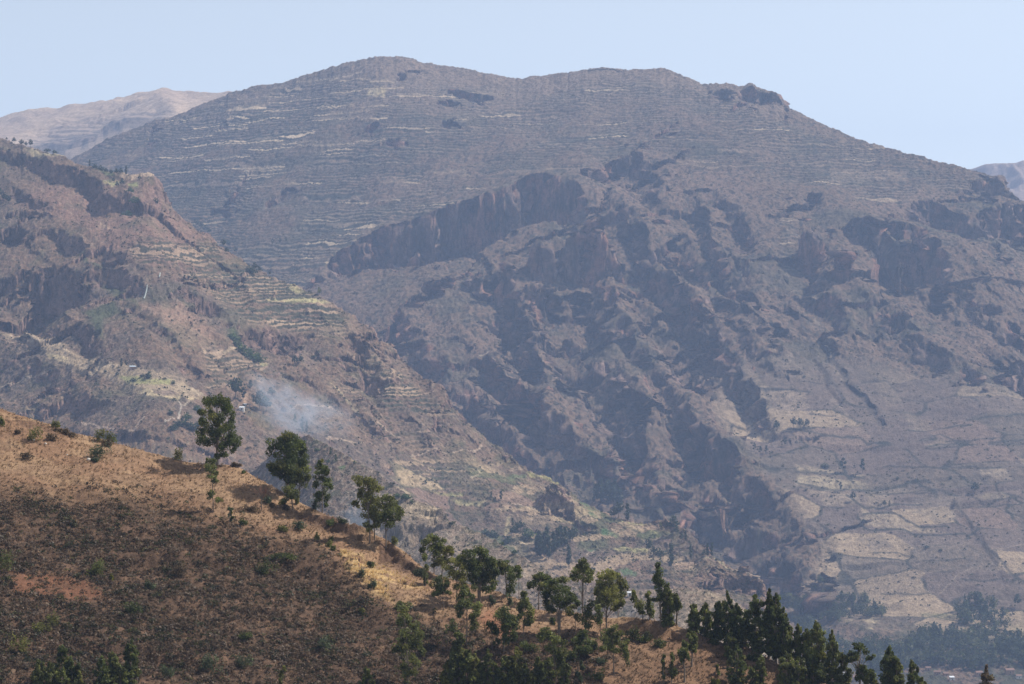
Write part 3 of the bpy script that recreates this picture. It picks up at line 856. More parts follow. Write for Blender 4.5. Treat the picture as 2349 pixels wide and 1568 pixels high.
G.build('far_hills', M_FAR, C)

# ---- promontory and terraced spurs on the left, in front of the mountain
SA = [(-250, 300, 3450), (0, 318, 3300), (60, 338, 3270), (100, 350, 3250), (150, 366, 3200), (200, 385, 3170), (260, 390, 3140), (330, 390, 3120), (352, 400, 3110),
      (372, 430, 3090), (400, 460, 3060), (440, 495, 3030), (480, 530, 3000), (510, 562, 2980), (530, 577, 2970), (600, 612, 2950), (660, 650, 2920),
      (700, 672, 2900), (740, 690, 2880), (790, 715, 2850), (850, 750, 2820), (910, 800, 2780), (950, 840, 2750), (1000, 885, 2720),
      (1060, 950, 2680), (1120, 1015, 2640), (1170, 1050, 2600), (1220, 1075, 2560), (1290, 1110, 2520), (1340, 1148, 2490), (1400, 1180, 2460),
      (1470, 1192, 2430), (1544, 1206, 2400), (1613, 1263, 2350), (1642, 1287, 2320), (1716, 1308, 2280), (1749, 1326, 2250), (1790, 1400, 2220),
      (1850, 1480, 2200), (1950, 1580, 2150), (2400, 1750, 2050)]
SB = [(-250, 520, 3100), (0, 520, 3000), (350, 540, 2850), (520, 640, 2850), (740, 780, 2730), (1000, 960, 2620), (1200, 1120, 2500), (1400, 1225, 2400),
      (1600, 1305, 2300), (1750, 1370, 2220), (1950, 1620, 2110), (2400, 1800, 2000)]
SCc = [(-250, 720, 2850), (0, 720, 2750), (350, 740, 2600), (520, 800, 2600), (740, 900, 2580), (1000, 1060, 2520), (1200, 1180, 2420), (1400, 1275, 2340),
       (1600, 1350, 2240), (1750, 1430, 2170), (1950, 1680, 2060), (2400, 1850, 1950)]
SD = [(-250, 860, 2650), (0, 860, 2600), (350, 870, 2400), (520, 930, 2400), (740, 1020, 2400), (1000, 1180, 2400), (1200, 1250, 2340), (1400, 1340, 2260),
      (1600, 1420, 2160), (1750, 1500, 2100), (1950, 1740, 2000), (2400, 1900, 1900)]
SE = [(-250, 1000, 2400), (0, 1000, 2400), (350, 1000, 2200), (520, 1060, 2200), (740, 1150, 2200), (1000, 1300, 2250), (1200, 1350, 2220), (1400, 1420, 2150),
      (1600, 1500, 2050), (1750, 1580, 2000), (1950, 1800, 1940), (2400, 1960, 1850)]
SF = [(-250, 1660, 1700), (1750, 1660, 1700), (2400, 2100, 1700)]
S = Sheet([SA, SB, SCc, SD, SE, SF], -150, 2100, 1.8 * Q, 1.5 * Q, back=((90, 60), (500, 420)), sm=.04, jag=2.0, jags=9, seed=77)
S.warp(14, 80, 4, 14, 5)
for line, drop, w, L in [
    (Z1((0, 760, 14), (130, 810, 22), (220, 860, 22), (380, 920, 30), (560, 960, 30), (700, 1010, 32), (780, 1080, 32), (860, 1110, 28), (960, 1130, 24), (1050, 1010, 16), (1080, 1000, 6)), (-.2, 1), 14, 60),
    (Z1((130, 1160, 20), (260, 1130, 22), (330, 1180, 10)), (0, 1), 9, 40),
    (Z1((0, 1280, 18), (100, 1270, 24), (200, 1300, 22), (220, 1345, 5)), (0, 1), 12, 50),
    (Z1((100, 1050, 10), (200, 1090, 16), (330, 1100, 16), (400, 1150, 6)), (0, 1), 9, 35),
    (Z1((740, 1390, 15), (830, 1430, 28), (900, 1500, 10)), (-.6, 1), 12, 30),
    (Z1((370, 1290, 10), (470, 1310, 22), (540, 1400, 16), (550, 1440, 5)), (-.6, 1), 10, 30),
    (Z4((270, 290, 12), (370, 262, 30), (440, 255, 38), (600, 300, 42), (700, 400, 38), (750, 470, 12)), (-.3, 1), 24, 70),
    (Z4((130, 280, 30), (200, 400, 24), (330, 520, 10)), (-1, .5), 20, 36),
    (Z4((370, 260, 20), (450, 400, 30), (560, 570, 12)), (-1, .5), 18, 28),
    (Z4((480, 250, 20), (560, 400, 28), (630, 540, 12)), (-1, .5), 16, 24),
    (Z4((240, 260, 20), (330, 400, 26), (430, 560, 10)), (-1, .5), 14, 24),
    (Z4((690, 290, 20), (780, 285, 36), (850, 300, 42), (880, 430, 10)), (-.3, 1), 12, 40),
    (Z4((880, 380, 18), (940, 390, 24), (970, 470, 5)), (-.5, 1), 9, 30),
    (Z4((1140, 480, 20), (1220, 450, 26), (1320, 520, 32), (1420, 560, 34), (1500, 620, 30), (1530, 700, 10)), (-.6, 1), 16, 60),
    (Z4((1130, 380, 10), (1200, 375, 20), (1240, 410, 5)), (0, 1), 8, 25),
    (Z4((1640, 780, 20), (1700, 740, 34), (1850, 740, 34), (1950, 750, 26), (2050, 730, 40), (2140, 750, 34), (2170, 850, 10)), (-.1, 1), 18, 70),
    (Z5((180, 840, 10), (250, 810, 30), (330, 860, 30), (380, 960, 14)), (-.3, 1), 12, 40),
    (Z5((240, 960, 10), (330, 980, 22), (420, 1060, 26), (430, 1130, 5)), (-.5, 1), 12, 40),
    (Z5((740, 1360, 10), (780, 1300, 20), (850, 1340, 20), (870, 1400, 5)), (-.5, 1), 9, 30),
    (Z5((450, 1000, 10), (500, 1150, 16), (470, 1300, 10)), (-1, 0), 14, 40),
    (Z4((930, 550, 8), (1120, 740, 13), (1240, 820, 16), (1330, 950, 18), (1380, 1040, 15), (1440, 1140, 5)), (-1, .5), 9, 16),
    (Z4((600, 690, 16), (700, 800, 18), (780, 950, 6)), (-1, .5), 16, 50),
    (Z4((430, 1130, 10), (470, 1100, 20), (540, 1130, 24), (560, 1190, 6)), (-.2, 1), 10, 36),
    (Z4((540, 1030, 10), (620, 1110, 22), (700, 1200, 22), (740, 1260, 8)), (-1, .6), 14, 30),
    (Z4((300, 1180, 8), (360, 1190, 20), (390, 1260, 8)), (-.4, 1), 9, 30),
    (Z4((0, 700, 6), (150, 800, 12), (350, 950, 14), (600, 1040, 10)), (-.3, 1), 40, 80),
    (Z4((200, 940, 6), (330, 960, 14), (480, 1040, 8)), (0, 1), 10, 30),
    (N3((1600, 560, 16), (1640, 510, 34), (1750, 500, 38), (1880, 520, 38), (1950, 600, 30), (2000, 720, 8)), (-.5, 1), 9, 40),
    (N4((1130, 1400, 6), (1250, 1360, 20), (1340, 1370, 26), (1400, 1500, 10)), (-.6, 1), 8, 30),
    (N4((1400, 1360, 14), (1530, 1350, 26), (1640, 1390, 30), (1660, 1470, 10)), (-.2, 1), 9, 34),
    (N8((960, 500, 16), (1010, 490, 26), (1060, 540, 26), (1080, 600, 10)), (-.4, 1), 8, 30),
    (N3((2100, 760, 8), (2180, 860, 20), (2230, 960, 6)), (-1, 1), 9, 24),
    (N2((1560, 20, 6), (1800, 230, 14), (2060, 420, 12), (2349, 550, 6)), (-.3, 1), 22, 60),
]:
    S.scarp([(p[0], p[1], p[2] * .56) for p in line], drop, w * 1.45, L)
S.knob(N3((1800, 690)), 23, 24, 15)
wpx = S.PX0 + 7 * fbm(S.X / 40, S.Y / 40, 3, 141)
wpy = S.PY0 + 7 * fbm(S.X / 40, S.Y / 40, 3, 147)
tA = softpoly(wpx, wpy, Z4((1250, 270), (1700, 300), (2050, 470), (2250, 600), (2349, 700), (1700, 720), (1600, 640), (1420, 500), (1260, 400)), 12)
tA = np.maximum(tA, softpoly(wpx, wpy, Z4((1000, 60), (1500, 130), (1500, 270), (950, 300), (850, 150)), 12))
tA = np.maximum(tA, softpoly(wpx, wpy, Z5((430, 980), (560, 980), (800, 1200), (950, 1320), (700, 1250), (480, 1230)), 12))
tB = softpoly(wpx, wpy, [(880, 1040), (1100, 1060), (1300, 1150), (1560, 1240), (1600, 1340), (1500, 1400), (1150, 1260), (900, 1140)], 16)
tC = softpoly(wpx, wpy, Z4((1350, 850), (1800, 900), (1800, 1050), (1400, 1100)), 12)
tC = np.maximum(tC, .55 * softpoly(wpx, wpy, [(740, 700), (870, 790), (1000, 920), (1180, 1080), (1350, 1190), (1300, 1250), (1050, 1110), (850, 960), (640, 800), (560, 720)], 20) * sstep(-.2, .2, fbm(S.X / 50, S.Y / 40, 3, 149)))
bench = softpoly(wpx, wpy, Z4((0, 640), (200, 740), (560, 850), (800, 960), (1250, 1050), (1380, 1180), (1200, 1200), (800, 1090), (480, 950), (200, 800), (0, 690)), 10)
S.Z += 7 * (1 - bench * .8) * fbm(S.X / 60, S.Y / 80, 4, 151) + 9 * (ridged(S.WX / 60 + S.WY / 160, S.WY / 150, 3, 153) - .45) * (1 - bench) * (1 - tB * .7)
sx, sy, sl = S.slope()
cliff = sstep(0.7, 1.15, sl)
S.Z += cliff * 7 * (ridged(S.WX / 10, S.WY / 40 + S.Z / 60, 3, 155) - .5) + cliff * 2.5 * fbm(S.X / 4, S.Z / 5, 3, 157)
S.flute(sstep(.6, 1.1, sl), 12, 14, 158, 60)
ris, ident = terrace(S, np.clip(tA + .8 * tC, 0, 1) * (1 - cliff), 5.0, 30, 25, .95)
ris2, ident2 = terrace(S, tB * (1 - cliff) * sstep(-.1, .3, fbm(S.X / 60, S.Y / 50, 3, 152)), 7.0, 60, 35, .6, .7)
S.Z += 1.2 * sstep(0.05, .5, fbm(S.X / 2.4, S.Y / 3.2, 2, 159)) * (1 - cliff) + 1.1 * fbm(S.X / 7, S.Y / 8, 3, 161) * (1 - bench * .6)
C = np.empty(S.X.shape + (3,), np.float32)
C[:] = (0.185, 0.118, 0.080)
big = fbm(S.X / 90, S.Y / 90, 4, 163)
C = mixc(C, (0.13, 0.098, 0.08), sstep(-.2, .4, big) * .8)
red = softpoly(wpx, wpy, Z1((350, 950), (900, 1100), (1050, 1000), (1300, 1200), (1500, 1400), (1500, 1560), (900, 1560), (500, 1250), (100, 1100)), 20)
C = mixc(C, (0.235, 0.14, 0.105), red * .75)
red2 = softpoly(wpx, wpy, Z4((950, 520), (1250, 560), (1400, 720), (1450, 830), (1300, 850), (1150, 740)), 8)
C = mixc(C, (0.34, 0.215, 0.15), red2 * .7)
spk = sstep(0.0, .3, fbm(S.X / 2.8, S.Y / 3.8, 3, 165))
C = mixc(C, (0.06, 0.056, 0.038), spk * (.62 - .3 * red - .25 * red2))
C = mixc(C, (0.29, 0.215, 0.15), sstep(.15, .5, fbm(S.X / 4, S.Y / 5, 2, 167)) * .45)
green = sstep(.2, .5, fbm(S.X / 50, S.Y / 60, 3, 169)) * .3
green = np.maximum(green, .65 * softpoly(wpx, wpy, Z4((360, 20), (480, 100), (600, 220), (900, 450), (940, 560), (800, 480), (560, 240), (400, 80)), 7))
green = np.maximum(green, .75 * softpoly(wpx, wpy, Z4((540, 600), (760, 520), (820, 600), (700, 680), (700, 780), (600, 720)), 8))
green = np.maximum(green, .8 * softpoly(wpx, wpy, Z4((1530, 700), (1600, 720), (1640, 850), (1560, 820)), 8))
green = np.maximum(green, .6 * softpoly(wpx, wpy, N3((1950, 450), (2200, 600), (2349, 700), (2349, 1100), (2050, 1100), (2000, 800)), 9))
green = np.maximum(green, .5 * softpoly(wpx, wpy, N4((-200, 700), (0, 640), (250, 780), (600, 980), (900, 1180), (1100, 1290), (900, 1320), (500, 1250), (100, 1080), (-200, 1000)), 10) * sstep(-.2, .2, fbm(S.X / 18, S.Y / 18, 3, 170)))
C = mixc(C, (0.065, 0.085, 0.035), green)
rk = np.array((0.20, 0.125, 0.10), np.float32) * np.clip(1 + 1.2 * fbm(S.X / 6 + S.Y / 8, S.Z / 30, 4, 171), .3, 1.8)[..., None]
C = C * (1 - cliff[..., None] * .8) + rk * cliff[..., None] * .8
C = mixc(C, (0.05, 0.055, 0.035), np.maximum(ris, ris2 * .5) * .85)
C = mixc(C, (0.38, 0.27, 0.18), (tA + tC) * (1 - np.clip(ris * 1.5, 0, 1)) * sstep(.3, .7, ident) * .75)
C = mixc(C, (0.36, 0.26, 0.17), tB * (1 - np.clip(ris2 * 1.5, 0, 1)) * sstep(.72, .76, ident2) * .8)
C = mixc(C, (0.42, 0.32, 0.21), bench * .75 * (1 - .5 * spk))
ci, ce = cells((S.X + 9 * fbm(S.X / 25, S.Y / 25, 2, 173) + .2 * S.Y) / 42, (S.Y + 7 * fbm(S.X / 30, S.Y / 30, 2, 175)) / 30, 177)
ff = tB * sstep(-.2, .2, fbm(S.X / 70, S.Y / 60, 2, 179)) * (1 - cliff)
C = mixc(C, (0.44, 0.33, 0.20), ff * (ci > .8) * .7)
C = mixc(C, (0.11, 0.14, 0.055), ff * ((ci > .72) & (ci < .8)) * .5)
C = mixc(C, (0.26, 0.165, 0.125), ff * ((ci > .5) & (ci < .62)) * .6)
C = mixc(C, (0.045, 0.055, 0.03), ff * (1 - sstep(.05, .11, ce)) * .6)
for poly, col, a in [
    (Z4((0, 640), (160, 720), (560, 860), (420, 830), (180, 780)), (.50, .38, .26), .8),
    (Z4((300, 860), (470, 880), (480, 920), (330, 900)), (.52, .41, .24), .8),
    (Z4((520, 930), (650, 920), (780, 970), (880, 990), (600, 985)), (.50, .38, .26), .85),
    (Z4((800, 1050), (1000, 1050), (1170, 1060), (1150, 1090), (860, 1090)), (.30, .31, .11), .85),
    (Z4((940, 1130), (1000, 1120), (1200, 1195), (1360, 1190), (1200, 1215)), (.60, .48, .28), .9),
    (Z4((1030, 1130), (1150, 1130), (1200, 1170), (1100, 1165)), (.20, .14, .12), .8),
    (Z4((1170, 1080), (1330, 1120), (1380, 1170), (1200, 1150)), (.40, .31, .21), .8),
    (Z4((680, 1030), (800, 1040), (760, 1080)), (.36, .28, .2), .6),
    (Z4((1790, 500), (1950, 520), (2200, 550), (2230, 570), (2100, 560), (1900, 530)), (.55, .48, .24), .9),
    (Z4((1780, 320), (1850, 330), (2060, 500), (2000, 490), (1900, 400)), (.48, .41, .21), .8),
    (Z4((1380, 870), (1500, 860), (1500, 880), (1370, 890)), (.50, .36, .25), .8),
    (Z4((1500, 880), (1560, 850), (1620, 860), (1520, 890)), (.50, .38, .25), .8),
    (Z4((1740, 920), (1800, 940), (1800, 950), (1740, 950)), (.45, .40, .20), .8),
    (Z4((1500, 1020), (1620, 1030), (1600, 1045)), (.48, .35, .24), .7), (Z4((1700, 1090), (1790, 1085), (1780, 1105)), (.48, .33, .22), .7),
    (Z4((1640, 1150), (1690, 1160), (1670, 1220), (1640, 1210)), (.5, .33, .22), .7),
    (Z1((150, 790), (300, 820), (560, 860), (540, 880), (250, 850)), (.50, .42, .25), .7),
    (Z1((620, 930), (760, 940), (780, 960), (640, 950)), (.11, .17, .06), .8), (Z1((730, 990), (780, 1010), (760, 1020)), (.12, .24, .07), .9),
    (Z1((860, 1030), (930, 1030), (930, 1060), (880, 1060)), (.28, .30, .10), .9),
    (Z1((800, 960), (880, 925), (1050, 935), (1060, 970), (900, 1000)), (.52, .38, .26), .9),
    (Z1((690, 1000), (780, 990), (840, 1000), (740, 1030)), (.42, .38, .18), .8),
    (Z1((660, 1260), (700, 1275), (790, 1290), (700, 1285)), (.5, .36, .24), .8),
    (N3((1290, 330), (1500, 320), (1520, 360), (1350, 370)), (.14, .18, .08), .85),
    (N3((1500, 300), (1560, 300), (1850, 400), (1830, 430), (1680, 380), (1540, 350)), (.40, .36, .15), .9),
    (N3((1060, 220), (1250, 190), (1300, 200), (1180, 215)), (.42, .32, .2), .8), (N3((1300, 290), (1370, 240), (1500, 270), (1400, 290)), (.38, .28, .19), .7),
    (N3((480, 545), (700, 540), (860, 515), (840, 540), (700, 560)), (.34, .33, .14), .7),
    (N3((250, 450), (600, 465), (660, 480), (380, 495)), (.42, .31, .21), .7), (N3((180, 375), (560, 400), (600, 410), (260, 395)), (.46, .34, .22), .7),
    (N3((730, 590), (900, 590), (1080, 600), (1000, 630), (800, 620)), (.46, .40, .22), .8),
    (N3((1150, 700), (1330, 710), (1340, 730), (1180, 720)), (.50, .38, .24), .8), (N3((1390, 990), (1600, 960), (1600, 1020), (1460, 1030)), (.50, .39, .25), .9),
    (N3((1480, 770), (1610, 770), (1560, 795)), (.45, .33, .22), .7),
    (N3((2030, 590), (2150, 610), (2160, 650), (2060, 630)), (.085, .15, .06), .9), (N3((2100, 670), (2250, 690), (2200, 730), (2120, 700)), (.08, .14, .055), .9),
    (N3((2150, 745), (2250, 760), (2260, 800), (2180, 790)), (.08, .145, .06), .9), (N3((2120, 1090), (2220, 1090), (2180, 1110)), (.09, .16, .065), .9),
    (N3((2280, 920), (2349, 920), (2349, 980)), (.08, .145, .06), .9),
    (N4((0, 915), (60, 915), (180, 960), (140, 985), (0, 960)), (.075, .14, .055), .9),
    (N4((170, 1340), (260, 1320), (350, 1380), (350, 1410), (220, 1410)), (.08, .15, .06), .95),
    (N4((210, 790), (380, 790), (520, 830), (400, 820), (220, 810)), (.46, .42, .2), .8),
    (N4((110, 1100), (250, 1070), (460, 1090), (480, 1130), (280, 1140), (140, 1130)), (.42, .38, .18), .85),
    (N4((320, 870), (560, 860), (600, 890), (400, 930)), (.40, .28, .2), .7), (N4((500, 930), (600, 950), (520, 970)), (.45, .42, .2), .9),
    (N4((400, 1010), (700, 1000), (700, 1080), (540, 1050)), (.33, .22, .18), .7),
    (N4((750, 1240), (1000, 1260), (900, 1330), (750, 1350)), (.40, .27, .19), .7),
    (N3((1330, 780), (1360, 780), (1340, 880), (1270, 900)), (.46, .38, .22), .7),
]:
    C = mixc(C, col, softpoly(wpx, wpy, poly, 2.6) * a * .85 * (1 - .45 * spk))
for line, wd, col, a in [
    (Z4((0, 1050), (140, 1010), (200, 985), (340, 960)), 1.6, (.46, .35, .26), .8), (Z4((0, 810), (120, 780)), 1.5, (.46, .35, .26), .7),
    (Z4((180, 660), (300, 655), (400, 650)), 1.2, (.36, .28, .2), .6), (Z4((660, 560), (760, 510), (800, 490)), 1.6, (.42, .36, .24), .7),
    (N1((840, 480), (940, 460), (1000, 480), (1170, 495)), 2, (.46, .34, .26), .8), (N1((1320, 545), (1400, 520), (1440, 450), (1490, 415)), 2, (.46, .34, .26), .8),
    (N1((1700, 490), (1760, 470), (1840, 430), (1850, 380)), 2.6, (.52, .45, .38), .6), (N1((1850, 380), (1870, 320), (1840, 270)), 2.6, (.50, .44, .37), .55), (N1((1880, 290), (1960, 255), (2050, 235)), 2, (.46, .38, .28), .6),
    (N2((1190, 265), (1330, 225), (1480, 195), (1620, 200)), 1.8, (.46, .34, .26), .8), (N2((1540, 580), (1800, 620), (1920, 640)), 1.5, (.44, .33, .24), .7),
    (N2((1580, 20), (1700, 120), (1750, 200), (1880, 310)), 2.2, (.40, .32, .2), .7), (N2((2060, 420), (2150, 480), (2300, 545)), 2.0, (.44, .33, .24), .7),
    (N3((330, 110), (600, 85), (760, 95), (860, 60), (1050, 45)), 2, (.44, .33, .24), .75), (N3((950, 380), (1040, 330), (1000, 290), (1060, 250)), 2, (.44, .36, .24), .7),
    (N3((1280, 640), (1500, 660), (1600, 690)), 1.4, (.42, .33, .24), .7), (N3((2140, 1170), (2200, 1120)), 1.6, (.46, .36, .26), .7),
    (N4((1390, 1310), (1530, 1345), (1640, 1380)), 1.6, (.5, .4, .3), .7), (N4((1000, 1250), (1150, 1210), (1250, 1260), (1380, 1310)), 2, (.42, .36, .22), .7),
]:
    C = mixc(C, col, softline(S.PX0 + 1.6 * vnoise(S.X / 6, S.Y / 6, 3), S.PY0 + 1.6 * vnoise(S.X / 7, S.Y / 7, 4), line, wd * .5, wd * .7) * a * .95)
S.build('terraced_hillside', M_MID, np.clip(C * .98, .01, 1))

# ---- low tan spur in front of it
TA = [(250, 1260, 1760), (400, 1215, 1740), (440, 1185, 1730), (480, 1155, 1725), (520, 1125, 1720), (560, 1092, 1715), (600, 1060, 1710), (650, 1024, 1700), (705, 1000, 1680), (753, 1016, 1650), (803, 1049, 1620),
      (871, 1085, 1590), (911, 1114, 1560), (953, 1143, 1530), (1020, 1167, 1500), (1056, 1201, 1480), (1116, 1234, 1450), (1172, 1270, 1420),
      (1238, 1296, 1400), (1294, 1328, 1370), (1350, 1345, 1340), (1430, 1352, 1320), (1500, 1350, 1310), (1560, 1347, 1300), (1620, 1352, 1290), (1669, 1364, 1280),
      (1718, 1411, 1270), (1760, 1450, 1260), (1850, 1540, 1240), (2000, 1650, 1200)]
T = Sheet([TA, [(a, b + 90, c - 60) for a, b, c in TA], [(a, b + 250, c - 150) for a, b, c in TA], [(a, b + 520, c - 420) for a, b, c in TA]],
          280, 1960, 1.8 * Q, 1.2 * Q, back=((60, 45), (250, 200)), sm=.04, jag=1.8, jags=9, seed=55)
T.warp(8, 50, 2, 9, 6)
for line, drop, w, L in [(N3((540, 700, 4), (600, 680, 8), (680, 680, 6), (760, 760, 3)), (0, 1), 4, 20),
                         (N3((360, 860, 3), (500, 830, 8), (650, 820, 3)), (0, 1), 5, 20),
                         (N3((80, 860, 4), (180, 880, 9), (260, 930, 3)), (0, 1), 5, 20),
                         (N2((1740, 1420, 3), (1900, 1390, 8), (2050, 1400, 3)), (0, 1), 5, 20)]:
    T.scarp(line, drop, w, L)
T.Z += 3.5 * fbm(T.X / 40, T.Y / 50, 4, 181) + .7 * sstep(0, .5, fbm(T.X / 1.6, T.Y / 2.2, 2, 183)) + .5 * fbm(T.X / 5, T.Y / 5, 3, 184)
wpx = T.PX0 + 6 * fbm(T.X / 22, T.Y / 22, 3, 185)
wpy = T.PY0 + 6 * fbm(T.X / 22, T.Y / 22, 3, 187)
rT, iT = terrace(T, softpoly(wpx, wpy, N2((600, 560), (900, 520), (1400, 700), (1700, 900), (1700, 1100), (900, 900)), 10) * sstep(0, .3, fbm(T.X / 25, T.Y / 25, 3, 186)), 3.0, 24, 44, .6, .7)
C = np.empty(T.X.shape + (3,), np.float32)
C[:] = (0.30, 0.225, 0.175)
C = mixc(C, (0.20, 0.135, 0.10), sstep(1000, 700, wpx) * .7)
C = mixc(C, (0.36, 0.275, 0.20), sstep(-.1, .4, fbm(T.X / 40, T.Y / 45, 4, 189)) * .7)
spk = sstep(0.02, .3, fbm(T.X / 2.0, T.Y / 2.6, 3, 191))
C = mixc(C, (0.075, 0.075, 0.058), spk * .68)
C = mixc(C, (0.08, 0.095, 0.055), sstep(.25, .5, fbm(T.X / 12, T.Y / 14, 3, 193)) * .6)
C = mixc(C, (0.46, 0.38, 0.30), sstep(.2, .5, fbm(T.X / 2.2, T.Y / 2.6, 2, 195)) * .5)
C = mixc(C, (0.09, 0.09, 0.06), rT * .45)
for poly, col, a in [
    (N3((200, 590), (360, 600), (670, 670), (560, 690), (600, 750), (400, 770), (240, 740), (210, 660)), (.52, .40, .27), .9),
    (N3((0, 470), (120, 500), (190, 550), (100, 570), (0, 530)), (.50, .38, .26), .85),
    (N3((280, 760), (620, 770), (600, 820), (440, 820)), (.44, .34, .24), .6), (N3((850, 880), (1030, 950), (980, 970), (900, 930)), (.50, .38, .25), .8),
    (N3((100, 970), (0, 940), (200, 1000), (260, 1080), (400, 1150), (150, 1080)), (.50, .39, .27), .6),
    (N3((700, 980), (850, 1010), (1000, 1100), (850, 1120)), (.42, .31, .23), .6), (N3((1150, 1170), (1500, 1280), (1700, 1400), (1400, 1330)), (.46, .35, .25), .7),
    (N2((600, 470), (860, 520), (840, 560), (640, 540)), (.30, .22, .20), .7), (N2((780, 730), (840, 740), (840, 770)), (.30, .33, .14), .7),
    (N2((860, 620), (960, 620), (940, 700), (860, 680)), (.52, .42, .28), .7), (N2((1370, 580), (1480, 600), (1500, 640), (1380, 620)), (.50, .40, .26), .8),
    (N2((1660, 880), (1740, 860), (1740, 910), (1700, 920)), (.12, .22, .08), .7), (N2((1680, 920), (1770, 970), (1720, 960)), (.52, .40, .27), .8),
    (N2((1780, 790), (1900, 840), (1850, 850)), (.60, .46, .28), .9), (N2((2080, 1150), (2300, 1200), (2280, 1230), (2100, 1200)), (.52, .40, .27), .8),
    (N7((1850, 740), (2000, 760), (2100, 860), (1900, 880)), (.33, .29, .27), .7), (N8((0, 620), (200, 620), (500, 640), (860, 850), (700, 800), (400, 660)), (.50, .40, .28), .5),
]:
    C = mixc(C, col, softpoly(wpx, wpy, poly, 2.6) * a * (1 - .5 * spk))
T.build('low_spur', M_MID, np.clip(C * .76, .01, 1))

# ---- the near hillside
NA = [(-300, 880, 440), (0, 929, 430), (60, 946, 428), (110, 963, 427), (160, 986, 426), (220, 1004, 425), (300, 1031, 423), (380, 1050, 421), (440, 1060, 420),
      (520, 1066, 419), (560, 1078, 417), (600, 1101, 415), (640, 1131, 412), (700, 1162, 408), (760, 1186, 405), (800, 1202, 403), (850, 1217, 401), (890, 1240, 399),
      (920, 1262, 397), (960, 1296, 395), (1000, 1318, 393), (1060, 1340, 390), (1141, 1353, 385), (1190, 1373, 382), (1228, 1393, 380), (1300, 1404, 378),
      (1400, 1417, 374), (1432, 1421, 373), (1525, 1434, 369), (1613, 1461, 366), (1667, 1487, 364), (1713, 1494, 362), (1791, 1537, 359), (1892, 1570, 355),
      (2000, 1612, 350), (2349, 1750, 340), (2600, 1850, 335)]
NB = [(-300, 1120, 395), (0, 1150, 392), (300, 1190, 390), (600, 1260, 388), (900, 1370, 378), (1200, 1440, 368), (1500, 1480, 362), (1800, 1560, 354), (2349, 1790, 332), (2600, 1880, 328)]
NC = [(-300, 1568, 335), (0, 1568, 335), (500, 1568, 345), (1000, 1568, 350), (1500, 1568, 350), (1800, 1610, 348), (2349, 1850, 322), (2600, 1950, 318)]
NDd = [(-300, 2000, 280), (2600, 2250, 280)]
NE = [(-300, 2800, 215), (2600, 2900, 215)]
Nr = Sheet([NA, NB, NC, NDd, NE], -200, 2480, 1.9 * Q, 0.24 * Q, back=((14, 7), (90, 70)), sm=.06, jag=1.2, jags=6, seed=91)
Nr.warp(2.2, 10, .7, 2.5, 7)
for line, drop, w, L in [
    (N3((0, 990, 1.4), (120, 1020, 2.4), (250, 1120, 2.6), (360, 1240, 1.4)), (-1, .8), 3.0, 6),
    (N2((1230, 1370, .6), (1450, 1400, 1.2), (1650, 1450, 1.4), (1850, 1530, .8)), (-.4, 1), 2.0, 5),
    (N1((1700, 1000, .2), (2000, 1000, .4), (2300, 1010, .2)), (0, 1), .8, 4),
    (N1((500, 1180, .3), (900, 1210, .8), (1300, 1220, .5), (1900, 1270, .5)), (0, 1), 1.2, 5),
    (N5((700, 230, .6), (1000, 190, 1.2), (1400, 200, 1.2), (2000, 250, 1.0), (2349, 270, .6)), (0, 1), 2.0, 6),
    (N5((300, 1170, .4), (1200, 1130, 1.2), (1700, 1180, 1.6), (1950, 1280, .8)), (0, 1), 2.2, 6),
    (N6((500, 140, .6), (700, 250, 1.0), (1100, 330, .5)), (0, 1), 1.6, 4),
    (N7((1850, 900, .6), (2100, 960, 1.6), (2330, 1040, 1.2)), (0, 1), 2.2, 6),
    (N7((700, 1170, .4), (900, 1150, 1.2), (1050, 1200, .5)), (0, 1), 1.6, 5),
    (N6((1000, 100, .5), (1260, 360, 1.4), (1500, 600, 1.6), (1750, 760, 1.4), (2000, 880, .5)), (-1, .7), 7, 14),
]:
    Nr.scarp(line, drop, w, L)
nx, ny = Nr.X, Nr.Y
Nr.Z += 1.1 * fbm(nx / 22, ny / 18, 3, 201) + .28 * fbm(nx / 4, ny / 4, 3, 203)
wpx = Nr.PX0 + 14 * fbm(nx / 6, ny / 6, 4, 205)
wpy = Nr.PY0 + 10 * fbm(nx / 6, ny / 6, 4, 207)
grass_poly = [(-200, 1125), (0, 1125), (60, 1122), (150, 1140), (230, 1140), (330, 1145), (420, 1165), (500, 1190), (560, 1205), (640, 1225), (700, 1240), (750, 1262), (790, 1310), (830, 1350),
              (900, 1392), (950, 1402), (1000, 1425), (1060, 1440), (1150, 1475), (1230, 1480), (1330, 1478), (1400, 1500), (1450, 1450), (1520, 1440), (1700, 1500), (1900, 1570),
              (2600, 1800), (2600, 700), (-200, 700)]
gm = softpoly(wpx + 22 * fbm(nx / 2.2, ny / 1.6, 3, 206), wpy + 16 * fbm(nx / 2.2, ny / 1.6, 3, 208), grass_poly, 46)
